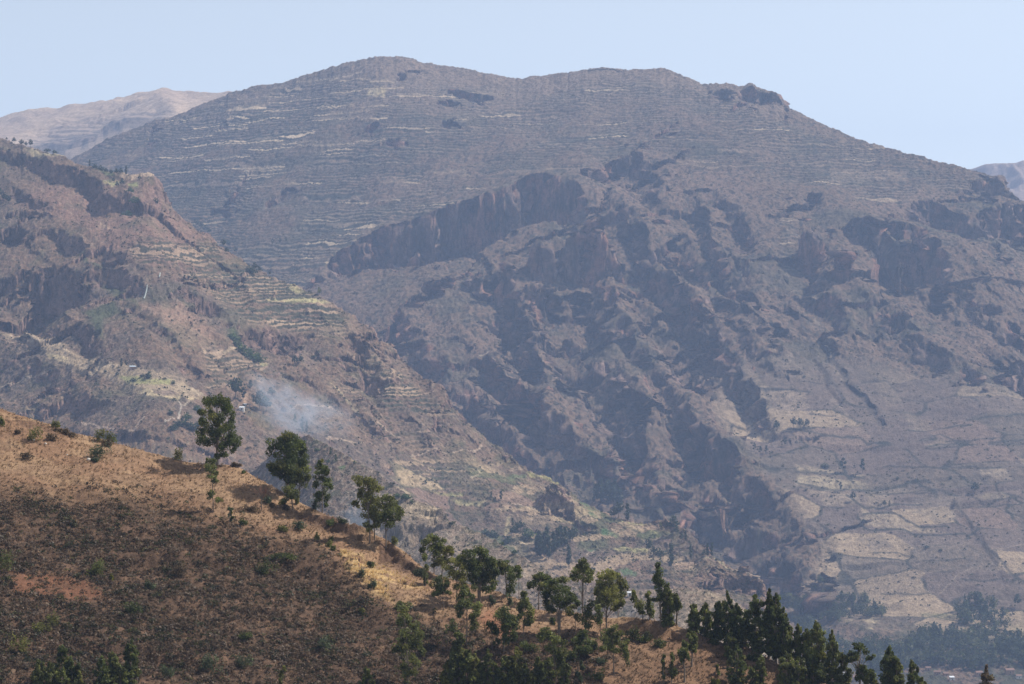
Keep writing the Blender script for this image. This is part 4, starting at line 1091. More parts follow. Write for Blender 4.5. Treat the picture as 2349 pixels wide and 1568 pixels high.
# mixed brown grass to the lower right, under the trees
gm2 = softpoly(wpx, wpy, [(1400, 1500), (1450, 1450), (1520, 1440), (1700, 1500), (1900, 1570), (2600, 1750), (2600, 2200), (1250, 2200), (1330, 1540)], 20)
redm = softpoly(wpx, wpy, N5((130, 470), (500, 440), (900, 480), (1010, 560), (1130, 660), (950, 710), (400, 700), (150, 650)), 9)
rockm = np.maximum(softpoly(wpx, wpy, N3((0, 990), (120, 1020), (250, 1120), (380, 1250), (300, 1330), (150, 1280), (0, 1180)), 4),
                   softpoly(wpx, wpy, N2((1200, 1370), (1450, 1400), (1650, 1450), (1900, 1540), (1800, 1600), (1500, 1500), (1250, 1440)), 5))
rockm = np.maximum(rockm, softpoly(wpx, wpy, N1((180, 380), (420, 400), (560, 470), (760, 530), (780, 590), (500, 540), (200, 450)), 4) * .7)
pale = softpoly(wpx, wpy, N6((1150, 170), (1300, 200), (1500, 300), (1750, 400), (2000, 520), (2120, 600), (1950, 560), (1700, 500), (1780, 720), (1620, 640), (1400, 470), (1260, 340)), 8)
heath = np.clip(1 - gm - gm2, 0, 1)
Nr.Z += .30 * heath * sstep(-.1, .6, fbm(nx / 1.2, ny / 1.2, 3, 209)) + (rockm * .5) * ridged(nx / 1.6, ny / 1.4, 3, 211)
C = np.empty(nx.shape + (3,), np.float32)
C[:] = (0.30, 0.205, 0.138)
C = mixc(C, (0.28, 0.175, 0.115), sstep(-.25, .35, fbm(nx / 9, ny / 7, 4, 213)) * .8)
C = mixc(C, (0.40, 0.285, 0.185), sstep(.0, .45, fbm(nx / 5, ny / 3.5, 4, 215)) * .55)
C = mixc(C, (0.13, 0.085, 0.06), sstep(.18, .42, fbm(nx / .9, ny / .8, 3, 217)) * .55)
C = mixc(C, (0.62, 0.46, 0.24), pale * sstep(-.3, .2, fbm(nx / 1.5, ny / 1.2, 3, 219)) * .8)
hc = np.empty_like(C)
hc[:] = (0.115, 0.077, 0.056)
hc = mixc(hc, (0.185, 0.122, 0.088), sstep(0, .4, fbm(nx / 3, ny / 2.4, 4, 221)) * .7)
hc = mixc(hc, (0.06, 0.045, 0.034), sstep(.05, .35, fbm(nx / 1.1, ny / 1, 3, 223)) * .7)
C = C * (1 - heath[..., None]) + hc * heath[..., None]
C = mixc(C, (0.215, 0.135, 0.09), gm2 * .75)
C = mixc(C, (0.10, 0.07, 0.05), gm2 * sstep(.05, .35, fbm(nx / 1.0, ny / .9, 3, 225)) * .6)
C = mixc(C, (0.22, 0.11, 0.07), redm * .8 * (1 - .5 * sstep(0, .4, fbm(nx / 1.3, ny / 1, 3, 227))))
rsoil = softpoly(wpx, wpy, N7((380, 900), (480, 760), (600, 800), (760, 1000), (780, 1130), (560, 1110), (400, 1010)), 12)
C = mixc(C, (0.30, 0.145, 0.095), rsoil * .7)
C = mixc(C, (0.12, 0.078, 0.062), rockm * .8)
path_ = softline(wpx, wpy, N5((0, 1530), (120, 1480), (300, 1380), (420, 1350)), 2.2)
C = mixc(C, (0.30, 0.22, 0.16), path_ * .6)
Nr.build('near_hillside', M_NEAR, np.clip(C * np.array((.90, .835, .77), np.float32), .01, 1))

# ================================================================== PLANTS
M_LEAF = leaf_mat('eucalyptus_leaves', .45)
M_SCRUB = leaf_mat('scrub_leaves', .5)
M_GRASS = leaf_mat('dry_grass_blades', .3)
M_BARK = plain_mat('eucalyptus_bark', (0.17, 0.13, 0.10), scale=3)
M_TWIG = plain_mat('red_brown_twigs', (0.24, 0.10, 0.06), scale=3)
M_FARLEAF = leaf_mat('far_tree_leaves', .35)


def unit(v):
    return v / (np.linalg.norm(v, axis=-1, keepdims=True) + 1e-9)


def cards(cen, nrm, up, w, h):
    """leaf cards: centre, facing, long axis, half sizes -> vertices, quads"""
    t = unit(np.cross(nrm, up))
    b = np.cross(t, nrm)
    t = t * w[:, None]
    b = b * h[:, None]
    V = np.stack([cen - t * .5 - b, cen + t - b * .3, cen + t * .5 + b, cen - t + b * .3], 1).reshape(-1, 3)
    F = np.arange(len(cen) * 4).reshape(-1, 4)
    return V, F


def clump_cards(c, r, n, size, rg, droop=.6, shell=.55):
    d = unit(rg.normal(size=(n, 3)))
    rad = shell + (1 - shell) * rg.random(n) ** .7
    rad *= 1 + .18 * rg.normal(size=n)
    cen = np.array(c) + d * np.array(r) * rad[:, None]
    nr = unit(d + .75 * rg.normal(size=(n, 3)))
    up = unit(np.array([0, 0, -1.0]) * droop + rg.normal(size=(n, 3)) * .5 + d * .3)
    s = size * (.6 + .8 * rg.random(n))
    return cards(cen, nr, up, s * .55, s)


def tube(pts, rad, sides=6):
    pts = np.array(pts, float)
    n = len(pts)
    V = []
    for i in range(n):
        d = unit(pts[min(i + 1, n - 1)] - pts[max(i - 1, 0)])
        a = unit(np.cross(d, [0.3, 1, 0.1]))
        b = np.cross(d, a)
        for k in range(sides):
            q = 2 * math.pi * k / sides
            V.append(pts[i] + rad[i] * (a * math.cos(q) + b * math.sin(q)))
    F = []
    for i in range(n - 1):
        for k in range(sides):
            k2 = (k + 1) % sides
            F.append([i * sides + k, i * sides + k2, (i + 1) * sides + k2, (i + 1) * sides + k])
    return np.array(V), np.array(F)


def merge(parts):
    V, F, o = [], [], 0
    for v, f in parts:
        V.append(v)
        F.append(f + o)
        o += len(v)
    return np.concatenate(V), np.concatenate(F)


GREENS = {'dark': (.090, .108, .032), 'mid': (.130, .142, .042), 'olive': (.175, .172, .048), 'yellow': (.20, .19, .035), 'grey': (.095, .115, .060), 'brown': (.13, .095, .06)}
TREES = []


def near_tree(base, clumps, label, group=None, hue='dark', trunk_r=.17, lean=0, dens=1.0, cat='tree', name='eucalyptus_tree', forks=None, fork_at=.35, leaf=.15, behind=0.0, rs=.2225):
    """base and clumps in measured pixels; the tree gets its real distance from the hillside its base stands on"""
    bx, by = base[0][:2]
    P = Nr.place(bx, by)
    Y = P[1] + behind
    P = np.array([(bx - CX) * K * Y, Y, Nr.ground(bx, Y)])
    sc = K * Y
    zpix = CY - P[2] / sc
    clumps = [(c[0], c[1], c[2] * rs * (1.36 if rs < 1 else 1.15), c[3] * rs * (1.36 if rs < 1 else 1.15)) for c in clumps]
    forks = [(a * rs, b * rs) for a, b in forks] if forks else None
    rg = np.random.default_rng(int(bx * 7 + by * 13) % 100000)
    root = bpy.data.objects.new(name, None)
    root.empty_display_size = .5
    COL.objects.link(root)
    root.location = P
    tag(root, label, cat, group)
    xs = [c[0] for c in clumps]
    width = (max(xs) - min(xs)) * sc + 1
    wood, leaves, cols, cc = [], [], [], []
    for c in clumps:
        rx, rz = c[2] * sc * .92, c[3] * sc * .92
        dy = rg.uniform(-.38, .38) * width
        cc.append((np.array([(c[0] - bx) * sc, dy, (CY - c[1]) * sc - P[2]]), rx, rz))
    ztop = max(c[0][2] for c in cc)
    # trunk follows the crown
    top = max(cc, key=lambda c: c[0][2])[0]
    cx = np.mean([c[0][0] for c in cc])
    h = ztop * .92
    forks = forks or [(0, 0)]
    nst = len(forks)
    stems = []
    for si, fx in enumerate(forks):
        off = fx[0] * sc
        p = []
        for t in (0, .15, .35, .55, .75, 1.0):
            x = off * min(1, t / .3 + (0 if nst == 1 else .25)) + (top[0] if nst == 1 else cx + off * 1.6) * t * t * .8 + .12 * rg.normal() * t
            p.append(np.array([x, .1 * rg.normal() + (fx[1] * sc) * t, h * t * (1 if si == 0 else .86)]))
        p[0][2] = -.35
        stems.append(p)
        r0 = trunk_r * (1 if si == 0 else .75)
        wood.append(tube(p, [r0 * 1.25, r0, r0 * .82, r0 * .6, r0 * .38, r0 * .12]))
    for c, rx, rz in cc:
        st = stems[rg.integers(len(stems))]
        tz = max(fork_at * h * .8, c[2] - .42 * h * rg.uniform(.5, 1))
        k = np.clip(tz / (h + 1e-6), 0.05, .97)
        zz = np.array([q[2] for q in st])
        a = np.array([np.interp(k * h, zz, [q[j] for q in st]) for j in range(3)])
        if c[2] < tz:
            a[2] = max(.15 * h, c[2] - .3)
        mid = (a + c) / 2 + np.array([0, 0, .08 * np.linalg.norm(c - a)]) + rg.normal(size=3) * .1
        r0 = trunk_r * .38
        wood.append(tube([a, mid, c], [r0, r0 * .7, r0 * .25], 5))
        for q in range(3):
            e = c + unit(rg.normal(size=3)) * np.array([rx, rx, rz]) * .7
            wood.append(tube([(mid + c) / 2, e], [r0 * .35, r0 * .12], 4))
        n = int(300 * dens * max(.3, (rx * rz))) + 40
        base_c = np.array(GREENS[hue]) * rg.uniform(.78, 1.25)
        # each clump is a few tufts
        for q in range(4):
            o = rg.normal(size=3) * np.array([rx, rx, rz]) * .36
            f = rg.uniform(.55, .8)
            v, ff = clump_cards(c + o, (rx * f, rx * f, rz * f), n // 3, leaf, rg)
            leaves.append((v, ff))
            col = base_c * rg.uniform(.75, 1.35)
            if rg.random() < .12:
                col = np.array(GREENS['olive']) * rg.uniform(.8, 1.2)
            cols.append(np.repeat(col[None], len(v), 0) * (1 + .2 * rg.normal(size=(len(v) // 4, 1)).repeat(4, 0)))
    v, f = merge(wood)
    obj('trunk', make_mesh('trunk', v, f, M_BARK), root)
    v, f = merge(leaves)
    obj('crown', make_mesh('crown', v, f, M_LEAF, np.clip(np.concatenate(cols), .008, 1), smooth=False), root)
    TREES.append(root)
    return root


OPEN = 'eucalyptus trees standing on the open grass ridge'
near_tree(N2((410, 845)), N2((330, 210, 60, 50), (400, 220, 55, 60), (490, 215, 60, 50), (530, 270, 45, 55), (300, 260, 45, 45), (235, 325, 52, 40), (350, 330, 35, 40), (480, 300, 60, 50),
          (350, 385, 34, 50), (470, 370, 75, 50), (560, 400, 35, 55), (270, 430, 60, 48), (430, 450, 55, 60), (530, 490, 70, 60), (350, 530, 60, 50), (430, 540, 60, 55), (260, 530, 40, 40),
          (220, 590, 52, 45), (300, 640, 60, 45), (400, 620, 50, 40), (590, 570, 55, 55), (610, 640, 45, 55), (500, 610, 60, 50), (540, 660, 50, 40), (470, 690, 50, 40), (590, 715, 28, 40), (480, 770, 55, 32), (430, 780, 30, 25)),
          'tallest dark eucalyptus on the crest of the open grass ridge, with lobed crown', OPEN, trunk_r=.24, forks=[(0, 0), (8, 3)])
near_tree(N2((372, 1358)), N2((350, 840, 40, 42), (348, 895, 45, 42), (335, 940, 34, 25), (388, 975, 30, 30), (395, 1028, 28, 26), (345, 995, 44, 18), (350, 1170, 34, 28), (345, 1205, 28, 20), (415, 1245, 40, 22), (310, 815, 8, 8)),
          'spindly young eucalyptus with bare stem and three small leaf tufts, on the grass slope', OPEN, 'mid', .075, dens=1.0)
near_tree(N2((1135, 1215)), N2((1110, 600, 80, 50), (1180, 620, 80, 55), (1020, 660, 70, 50), (1230, 660, 75, 60), (970, 720, 45, 50), (1280, 720, 60, 70), (1120, 710, 90, 55), (1190, 740, 70, 50), (1020, 770, 30, 25),
          (1290, 820, 48, 60), (1200, 820, 80, 60), (1120, 820, 60, 55), (980, 900, 60, 50), (1060, 900, 70, 60), (1150, 900, 80, 60), (1220, 900, 70, 55), (1010, 960, 45, 35), (1080, 980, 50, 40), (1170, 980, 55, 45), (1140, 1030, 40, 30)),
          'broad dome-crowned eucalyptus on the ridge in front of the blue smoke', OPEN, trunk_r=.22, forks=[(0, 0), (-6, 2), (6, -2)])
near_tree(N2((1252, 1200)), N2((1290, 880, 45, 50), (1320, 940, 50, 55), (1260, 960, 50, 50), (1350, 1020, 34, 34), (1290, 1030, 55, 45), (1210, 1030, 45, 50), (1195, 1080, 35, 30)),
          'thinner eucalyptus leaning out from behind the broad dome-crowned one', OPEN, 'mid', .12, behind=4)
near_tree(N2((1192, 1355)), N2((1170, 1105, 42, 32), (1140, 1140, 55, 40), (1190, 1160, 50, 45), (1150, 1200, 55, 32), (1205, 1195, 35, 30), (1105, 1240, 38, 26), (1090, 1275, 22, 18)),
          'small eucalyptus with twin stems just below the broad dome-crowned tree', OPEN, 'mid', .09, forks=[(0, 0), (-4, 1)])
near_tree(N2((1497, 1340)), N2((1485, 850, 20, 26), (1487, 895, 42, 36), (1500, 940, 50, 36), (1445, 965, 52, 26), (1545, 965, 34, 36), (1500, 1010, 52, 34), (1555, 1035, 42, 36), (1430, 1070, 32, 38), (1583, 1095, 28, 34), (1535, 1075, 30, 20),
          (1460, 1175, 34, 30), (1520, 1160, 38, 36), (1465, 1225, 38, 30), (1530, 1230, 34, 32), (1545, 1275, 20, 22)),
          'narrow pointed eucalyptus with see-through tiers, between the dome-crowned tree and the leafy trio', OPEN, trunk_r=.10)
near_tree(N2((1985, 1640)), N2((1910, 1010, 70, 36), (1870, 1060, 42, 34), (1960, 1060, 70, 40), (2030, 1090, 62, 40), (2070, 1120, 34, 30), (1990, 1130, 50, 34), (1890, 1140, 36, 36), (1880, 1185, 26, 26), (1840, 1265, 36, 32), (1855, 1300, 22, 20), (1955, 1490, 34, 40), (1970, 1540, 28, 30)),
          'leftmost and tallest of three eucalyptus growing together at the ridge edge', OPEN, 'olive', .12)
near_tree(N2((2035, 1650)), N2((1990, 1210, 70, 40), (2060, 1220, 60, 36), (1940, 1280, 56, 48), (2010, 1290, 70, 50), (2080, 1280, 50, 40), (1990, 1360, 70, 46), (2070, 1370, 66, 50), (2010, 1430, 50, 40), (2090, 1440, 50, 40), (2050, 1490, 34, 30)),
          'middle one of three eucalyptus growing together at the ridge edge', OPEN, 'olive', .12, behind=1.5)
near_tree(N2((2155, 1680)), N2((2140, 1220, 60, 36), (2190, 1260, 60, 45), (2250, 1300, 55, 40), (2285, 1350, 38, 42), (2180, 1330, 66, 50), (2130, 1400, 60, 45), (2210, 1400, 60, 45), (2170, 1460, 55, 34), (2220, 1460, 30, 30), (2300, 1420, 14, 22)),
          'rightmost of three eucalyptus at the ridge edge, round crown on a bare trunk', OPEN, 'mid', .11)
G2 = 'eucalyptus trees scattered on the lower slope'
near_tree(N3((560, 1285)), N3((500, 1000, 50, 36), (570, 990, 60, 34), (640, 1030, 45, 40), (520, 1060, 60, 40), (590, 1070, 60, 40), (450, 1100, 30, 40), (560, 1120, 50, 34), (470, 1150, 30, 30), (620, 1090, 40, 40)),
          'round-crowned eucalyptus at the left end of the lower grove, against the pale far slope', G2, 'mid', .10)
near_tree(N3((640, 1345)), N3((720, 1080, 40, 34), (745, 1120, 24, 36), (680, 1130, 50, 40), (620, 1190, 60, 40), (590, 1240, 40, 30), (690, 1200, 45, 36), (650, 1230, 40, 26)),
          'eucalyptus with crown stepping up to the right, second from the left of the lower grove', G2, 'olive', .09)
near_tree(N3((470, 1470)), N3((462, 1180, 24, 26), (480, 1290, 24, 30), (478, 1370, 28, 45), (480, 1430, 22, 30)),
          'very slim sapling below the leftmost round-crowned eucalyptus', G2, 'mid', .05)
near_tree(N7((375, 745)), N7((340, 185, 60, 40), (260, 230, 70, 42), (400, 230, 60, 48), (200, 270, 50, 38), (320, 290, 80, 50), (430, 310, 60, 55), (500, 350, 45, 60), (350, 370, 90, 60), (460, 410, 70, 60), (540, 440, 30, 60),
          (330, 450, 60, 50), (420, 480, 80, 55), (500, 510, 55, 55), (390, 550, 50, 40), (470, 580, 50, 40), (520, 560, 30, 34), (280, 380, 40, 40)),
          'large dense many-stemmed eucalyptus, biggest crown of the lower grove', G2, 'dark', .16, forks=[(0, 0), (-14, 4), (10, -3), (-4, -4)], dens=1.25)
near_tree(N7((140, 690)), N7((150, 330, 60, 30), (80, 360, 60, 34), (190, 380, 50, 36), (110, 420, 60, 36), (200, 440, 50, 36), (270, 460, 34, 40), (170, 500, 50, 34), (150, 550, 45, 34), (215, 520, 30, 30)),
          'airy olive-green eucalyptus pressed against the left of the big dense one', G2, 'olive', .09)
near_tree(N7((5, 785)), N7((-30, 500, 50, 40), (45, 520, 34, 40), (-60, 560, 50, 50), (20, 580, 45, 40), (-30, 620, 55, 40), (-70, 650, 30, 30), (60, 610, 24, 20)),
          'small dark eucalyptus on the red grass left of the big dense one', G2, 'dark', .08)
near_tree(N7((245, 1188)), N7((240, 570, 50, 40), (200, 640, 55, 50), (270, 650, 50, 50), (180, 720, 45, 50), (240, 730, 60, 50), (290, 700, 36, 40), (175, 800, 44, 44), (180, 855, 26, 26), (350, 770, 50, 40), (370, 820, 44, 36), (320, 870, 40, 40), (320, 930, 36, 40), (300, 1000, 34, 30)),
          'tall slim eucalyptus with ragged crown drooping down its right side', G2, 'mid', .10)
near_tree(N7((630, 1285)), N7((610, 795, 50, 34), (570, 850, 52, 44), (660, 860, 60, 50), (720, 920, 40, 44), (620, 920, 80, 50), (500, 960, 42, 44), (530, 1020, 52, 40), (690, 980, 66, 50), (620, 1010, 60, 50), (720, 1060, 42, 40), (640, 1090, 50, 40), (690, 1120, 40, 26), (560, 1140, 28, 28)),
          'rounded dark eucalyptus with two low side lobes on the brown slope', G2, 'dark', .12, forks=[(0, 0), (5, 2)])
near_tree(N7((828, 1192)), N7((830, 640, 30, 30), (830, 700, 40, 40), (800, 770, 40, 40), (860, 760, 44, 44), (820, 820, 40, 36), (880, 830, 45, 50), (880, 900, 50, 45), (790, 880, 34, 24), (860, 940, 34, 24)),
          'slender two-stemmed eucalyptus right of the rounded dark one', G2, 'mid', .07, forks=[(0, 0), (5, 1)])
near_tree(N7((652, 615)), N7((625, 310, 56, 30), (590, 360, 44, 40), (650, 360, 50, 44), (600, 420, 45, 36), (670, 420, 50, 45), (700, 480, 44, 50), (690, 550, 44, 45), (700, 610, 34, 34)),
          'upright eucalyptus just right of the big dense one, on the skyline of the slope', G2, 'dark', .10)
near_tree(N7((782, 695)), N7((780, 360, 34, 26), (778, 400, 42, 32), (780, 445, 34, 26)),
          'little round lollipop crown on a thin bare stem', G2, 'dark', .05)
near_tree(N7((985, 745)), N7((1000, 445, 50, 32), (950, 490, 44, 34), (1030, 500, 50, 40), (910, 530, 34, 28), (980, 540, 60, 34), (1050, 560, 34, 36), (1000, 590, 40, 26), (890, 560, 24, 24)),
          'flat-topped dark eucalyptus behind the pair in the middle of the grove', G2, 'dark', .10)
near_tree(N7((1195, 1092)), N7((1130, 510, 50, 40), (1230, 510, 56, 40), (1090, 570, 44, 50), (1180, 580, 70, 50), (1280, 600, 56, 50), (1100, 650, 60, 50), (1200, 660, 80, 50), (1310, 680, 56, 50), (1080, 730, 44, 50), (1170, 720, 60, 40), (1270, 740, 60, 44), (1100, 800, 50, 36), (1370, 720, 34, 45), (1150, 810, 26, 20)),
          'wide umbrella eucalyptus on forked bare stems in the middle of the grove', G2, 'dark', .14, forks=[(0, 0), (14, 2), (-8, -2)], dens=1.15)
near_tree(N7((1440, 705)), N7((1440, 300, 40, 30), (1420, 350, 50, 40), (1480, 350, 45, 40), (1390, 410, 55, 40), (1460, 410, 60, 45), (1520, 430, 40, 40), (1345, 460, 40, 34), (1420, 470, 55, 30), (1490, 480, 50, 30), (1530, 480, 26, 22), (1350, 500, 18, 18)),
          'fan-crowned eucalyptus standing clear on the skyline in the middle', G2, 'mid', .09, forks=[(0, 0), (4, 1), (-4, 1)])
near_tree(N7((1685, 1032)), N7((1700, 430, 60, 34), (1650, 480, 60, 44), (1740, 480, 60, 44), (1620, 540, 45, 44), (1700, 540, 60, 44), (1600, 620, 44, 50), (1680, 620, 80, 50), (1770, 600, 60, 50), (1630, 700, 60, 50), (1720, 700, 60, 50), (1800, 680, 50, 50), (1830, 740, 34, 40), (1770, 770, 40, 30), (1600, 760, 36, 30)),
          'sunlit bushy eucalyptus on a straight trunk, right of the fan-crowned one', G2, 'olive', .13, dens=1.2)
near_tree(N7((1805, 900)), N7((1790, 440, 40, 30), (1830, 500, 45, 45), (1860, 570, 36, 45), (1840, 640, 36, 40), (1800, 560, 40, 40)),
          'dull green crown showing behind the right of the sunlit bushy eucalyptus', G2, 'mid', .09, behind=5)
near_tree(N7((1625, 1125)), N7((1600, 790, 32, 44), (1612, 860, 38, 50), (1600, 930, 34, 34)),
          'narrow young eucalyptus in front of the sunlit bushy one', G2, 'mid', .08)
near_tree(N7((1470, 1040)), N7((1510, 770, 40, 50), (1460, 830, 48, 40), (1510, 880, 50, 50), (1450, 920, 40, 50), (1500, 980, 44, 34)),
          'loose feathery young eucalyptus below the fan-crowned one', G2, 'mid', .07, dens=.8)
near_tree(N7((1490, 1300)), N7((1450, 1060, 56, 40), (1400, 1130, 50, 45), (1490, 1130, 66, 50), (1550, 1180, 36, 40), (1450, 1200, 66, 45), (1520, 1230, 40, 40), (1390, 1190, 36, 30)),
          'squat dark bushy tree standing in its own deep shade', G2, 'dark', .09, dens=1.3)
near_tree(N7((1760, 1482)), N7((1750, 1000, 40, 34), (1710, 1060, 56, 44), (1790, 1070, 60, 44), (1680, 1130, 50, 44), (1760, 1140, 70, 50), (1840, 1140, 50, 50), (1700, 1200, 50, 34), (1790, 1200, 50, 30), (1880, 1210, 34, 44), (1885, 1290, 30, 50), (1650, 1190, 34, 34)),
          'spreading eucalyptus on a bare stem, lowest of the grove on the brown grass', G2, 'mid', .10)
near_tree(N7((1160, 1590)), N7((1060, 1010, 44, 36), (1040, 1070, 50, 44), (1110, 1090, 60, 50), (1170, 1150, 70, 50), (1110, 1200, 50, 50), (1220, 1220, 50, 50), (1160, 1260, 60, 50), (1230, 1310, 45, 45), (1130, 1350, 50, 45), (1200, 1390, 50, 40), (1150, 1440, 40, 36)),
          'tall leafy eucalyptus at the bottom edge in front of the wide umbrella tree', G2, 'mid', .12, dens=1.15)
near_tree(N7((2240, 1015)), N7((2200, 350, 28, 34), (2210, 410, 40, 40), (2230, 470, 44, 40), (2190, 510, 36, 34), (2240, 540, 40, 44), (2215, 610, 40, 44), (2240, 670, 34, 34), (2200, 700, 26, 20)),
          'tall thin dark eucalyptus spire on the ridge, right of the middle', G2, 'dark', .11, forks=[(0, 0), (6, 1)])
near_tree(N7((2290, 965)), N7((2290, 600, 36, 44), (2320, 680, 44, 50), (2290, 740, 44, 44), (2330, 800, 50, 50), (2300, 870, 44, 44)),
          'bushy eucalyptus touching the right side of the tall thin spire', G2, 'mid', .09)
near_tree(N7((2060, 868)), N7((1965, 620, 20, 26), (1975, 680, 34, 40), (2005, 740, 42, 40), (2030, 790, 44, 40), (2045, 830, 34, 26)),
          'slanting slim eucalyptus leaning left on the ridge crest', G2, 'mid', .07)
near_tree(N7((2130, 925)), N7((2110, 650, 30, 24), (2120, 710, 30, 40), (2130, 780, 38, 44), (2135, 850, 44, 44)),
          'narrow green eucalyptus between the slanting one and the tall spire', G2, 'mid', .07)
near_tree(N7((1370, 1030)), N7((1320, 780, 44, 26), (1320, 820, 50, 34), (1370, 880, 30, 34)),
          'small bright sapling right of the wide umbrella eucalyptus', G2, 'olive', .045)
near_tree(N6((1925, 1600)), N6((1870, 810, 50, 44), (1880, 880, 55, 44), (1850, 960, 45, 44), (1930, 950, 50, 40), (2010, 980, 50, 50), (1880, 1040, 60, 44), (2030, 1060, 44, 50), (1960, 1100, 60, 44), (1850, 1130, 45, 34), (1990, 1170, 70, 45), (1790, 1220, 50, 50),
          (1870, 1200, 50, 34), (2050, 1230, 36, 44), (1920, 1290, 60, 50), (1990, 1320, 60, 50), (1900, 1380, 50, 44), (1960, 1430, 50, 45), (1920, 1500, 45, 40)),
          'tall ragged eucalyptus alone at the edge of the brown heath', G2, 'mid', .11, dens=.95)


def auto_clumps(bx, by, top, w, kind, rg):
    h = by - top
    out = []
    if kind == 'col':
        cb = by - h * .12
        n = int(max(5, h / (w * .25)))
        for i in range(n):
            t = i / (n - 1)
            ww = w * .5 * (0.35 + 1.0 * math.sin(min(1, t * 1.1 + .12) * math.pi * .62)) * .8
            y = top + w * .16 + (cb - top) * t
            for s in ((-1, 1) if ww > w * .3 else (0,)):
                out.append((bx + s * ww * rg.uniform(.1, .95) + rg.normal() * w * .04, y + rg.normal() * w * .07, ww * rg.uniform(.38, .8), w * rg.uniform(.18, .34)))
    elif kind == 'rnd':
        cb = by - h * .36
        cy, ry = (top + cb) / 2, (cb - top) / 2
        for i in range(12):
            a, r = rg.uniform(0, 6.28), math.sqrt(rg.random()) * .78
            out.append((bx + math.cos(a) * r * w * .46, cy + math.sin(a) * r * ry * .9, w * rg.uniform(.14, .22), ry * rg.uniform(.22, .34)))
    elif kind == 'umb':
        cb = top + h * .45
        for i in range(13):
            q = rg.uniform(-1, 1)
            out.append((bx + q * w * .42, top + (cb - top) * (.2 + .35 * q * q + rg.uniform(0, .5)), w * rg.uniform(.11, .17), w * rg.uniform(.08, .13)))
    elif kind == 'wsp':
        for i in range(6):
            t = i / 5
            out.append((bx + rg.normal() * w * .15, top + h * (.06 + .62 * t), w * .22, h * .08))
    return out


ORD = ['first', 'second', 'third', 'fourth', 'fifth', 'sixth', 'seventh', 'eighth', 'ninth', 'tenth', 'eleventh', 'twelfth', 'thirteenth', 'fourteenth', 'fifteenth', 'sixteenth',
       'seventeenth', 'eighteenth', 'nineteenth', 'twentieth', 'twenty-first', 'twenty-second', 'twenty-third', 'twenty-fourth', 'twenty-fifth', 'twenty-sixth', 'twenty-seventh',
       'twenty-eighth', 'twenty-ninth', 'thirtieth', 'thirty-first', 'thirty-second']


def batch(conv, rows, what, where, group, cat='tree', name='eucalyptus_tree', **kw):
    rows = sorted(rows, key=lambda r: r[0])
    for i, (x, y, top, w, kind, hue) in enumerate(rows):
        (bx, by), (_, ty), (x1, _) = [p[:2] for p in conv((x, y), (x, top), (x + w, 0))]
        rg = np.random.default_rng(int(x + y * 3 + top))
        ww = (x1 - bx) * (.86 if kind == 'col' else 1)
        cl = auto_clumps(bx, by, ty, ww, kind, rg)
        desc = {'dark': 'dark', 'mid': 'green', 'olive': 'olive green', 'yellow': 'yellowish', 'grey': 'grey green', 'brown': 'brown'}[hue]
        shp = {'col': 'columnar', 'rnd': 'round-crowned', 'umb': 'flat-crowned', 'wsp': 'thin wispy'}[kind]
        near_tree([(bx, by)], cl, '%s %s %s %s, %s from left' % (desc, shp, what, where, ORD[i]), group, hue,
                  trunk_r=.05 + .0006 * (by - ty) + (.03 if kind != 'wsp' else -.02), cat=cat, name=name, rs=1.0, **kw)


batch(N8, [(30, 1010, 545, 110, 'col', 'mid'), (125, 1000, 600, 130, 'rnd', 'mid'), (300, 1060, 750, 120, 'col', 'mid'), (430, 1085, 725, 130, 'col', 'mid'), (555, 1120, 705, 120, 'col', 'dark'),
           (655, 1150, 650, 150, 'col', 'dark'), (745, 1150, 740, 170, 'col', 'dark'), (840, 1200, 850, 150, 'col', 'mid'), (935, 1200, 630, 170, 'col', 'dark'), (1075, 1300, 595, 110, 'col', 'dark'),
           (1145, 1330, 640, 160, 'col', 'dark'), (1225, 1320, 790, 130, 'col', 'dark'), (1270, 1390, 975, 150, 'col', 'mid'), (1375, 1330, 955, 100, 'col', 'mid'), (1460, 1330, 1010, 110, 'col', 'mid'),
           (1570, 1560, 905, 200, 'col', 'mid'), (1725, 1640, 1030, 120, 'col', 'mid'), (1830, 1640, 1240, 130, 'col', 'mid'), (2010, 1700, 1095, 290, 'umb', 'dark'), (2070, 1690, 1330, 260, 'rnd', 'dark'), (2310, 1760, 1210, 160, 'col', 'dark')],
      'eucalyptus', 'in the dense ridge grove', 'trees of the dense grove on the falling ridge')
batch(N9, [(610, 1640, 1345, 110, 'col', 'dark'), (655, 1640, 1400, 90, 'col', 'mid'), (760, 1700, 1425, 90, 'col', 'dark'), (1235, 1700, 1465, 100, 'col', 'brown'), (480, 1690, 1515, 110, 'rnd', 'mid'), (820, 1700, 1530, 60, 'col', 'mid')],
      'treetop', 'at the bottom edge beyond the grove', 'treetops rising at the lower right edge')
batch(N8, [(205, 1565, 1110, 150, 'rnd', 'mid'), (280, 1415, 1010, 150, 'rnd', 'mid'), (70, 1590, 1240, 70, 'wsp', 'mid'), (690, 1330, 1050, 110, 'col', 'mid'), (745, 1590, 1200, 170, 'col', 'dark'), (545, 1500, 1370, 50, 'wsp', 'mid'),
           (920, 1620, 1380, 110, 'col', 'mid'), (1000, 1600, 1270, 90, 'col', 'mid'), (950, 1260, 1030, 90, 'col', 'mid'), (1150, 1410, 1030, 110, 'rnd', 'mid'), (1260, 1620, 1250, 150, 'col', 'mid'), (1385, 1640, 1290, 140, 'col', 'mid'),
           (1530, 1640, 1290, 160, 'col', 'dark'), (1610, 1520, 1225, 150, 'umb', 'yellow'), (985, 1330, 1165, 90, 'rnd', 'mid')],
      'eucalyptus', 'before the dense ridge grove', 'younger trees in front of the dense grove')
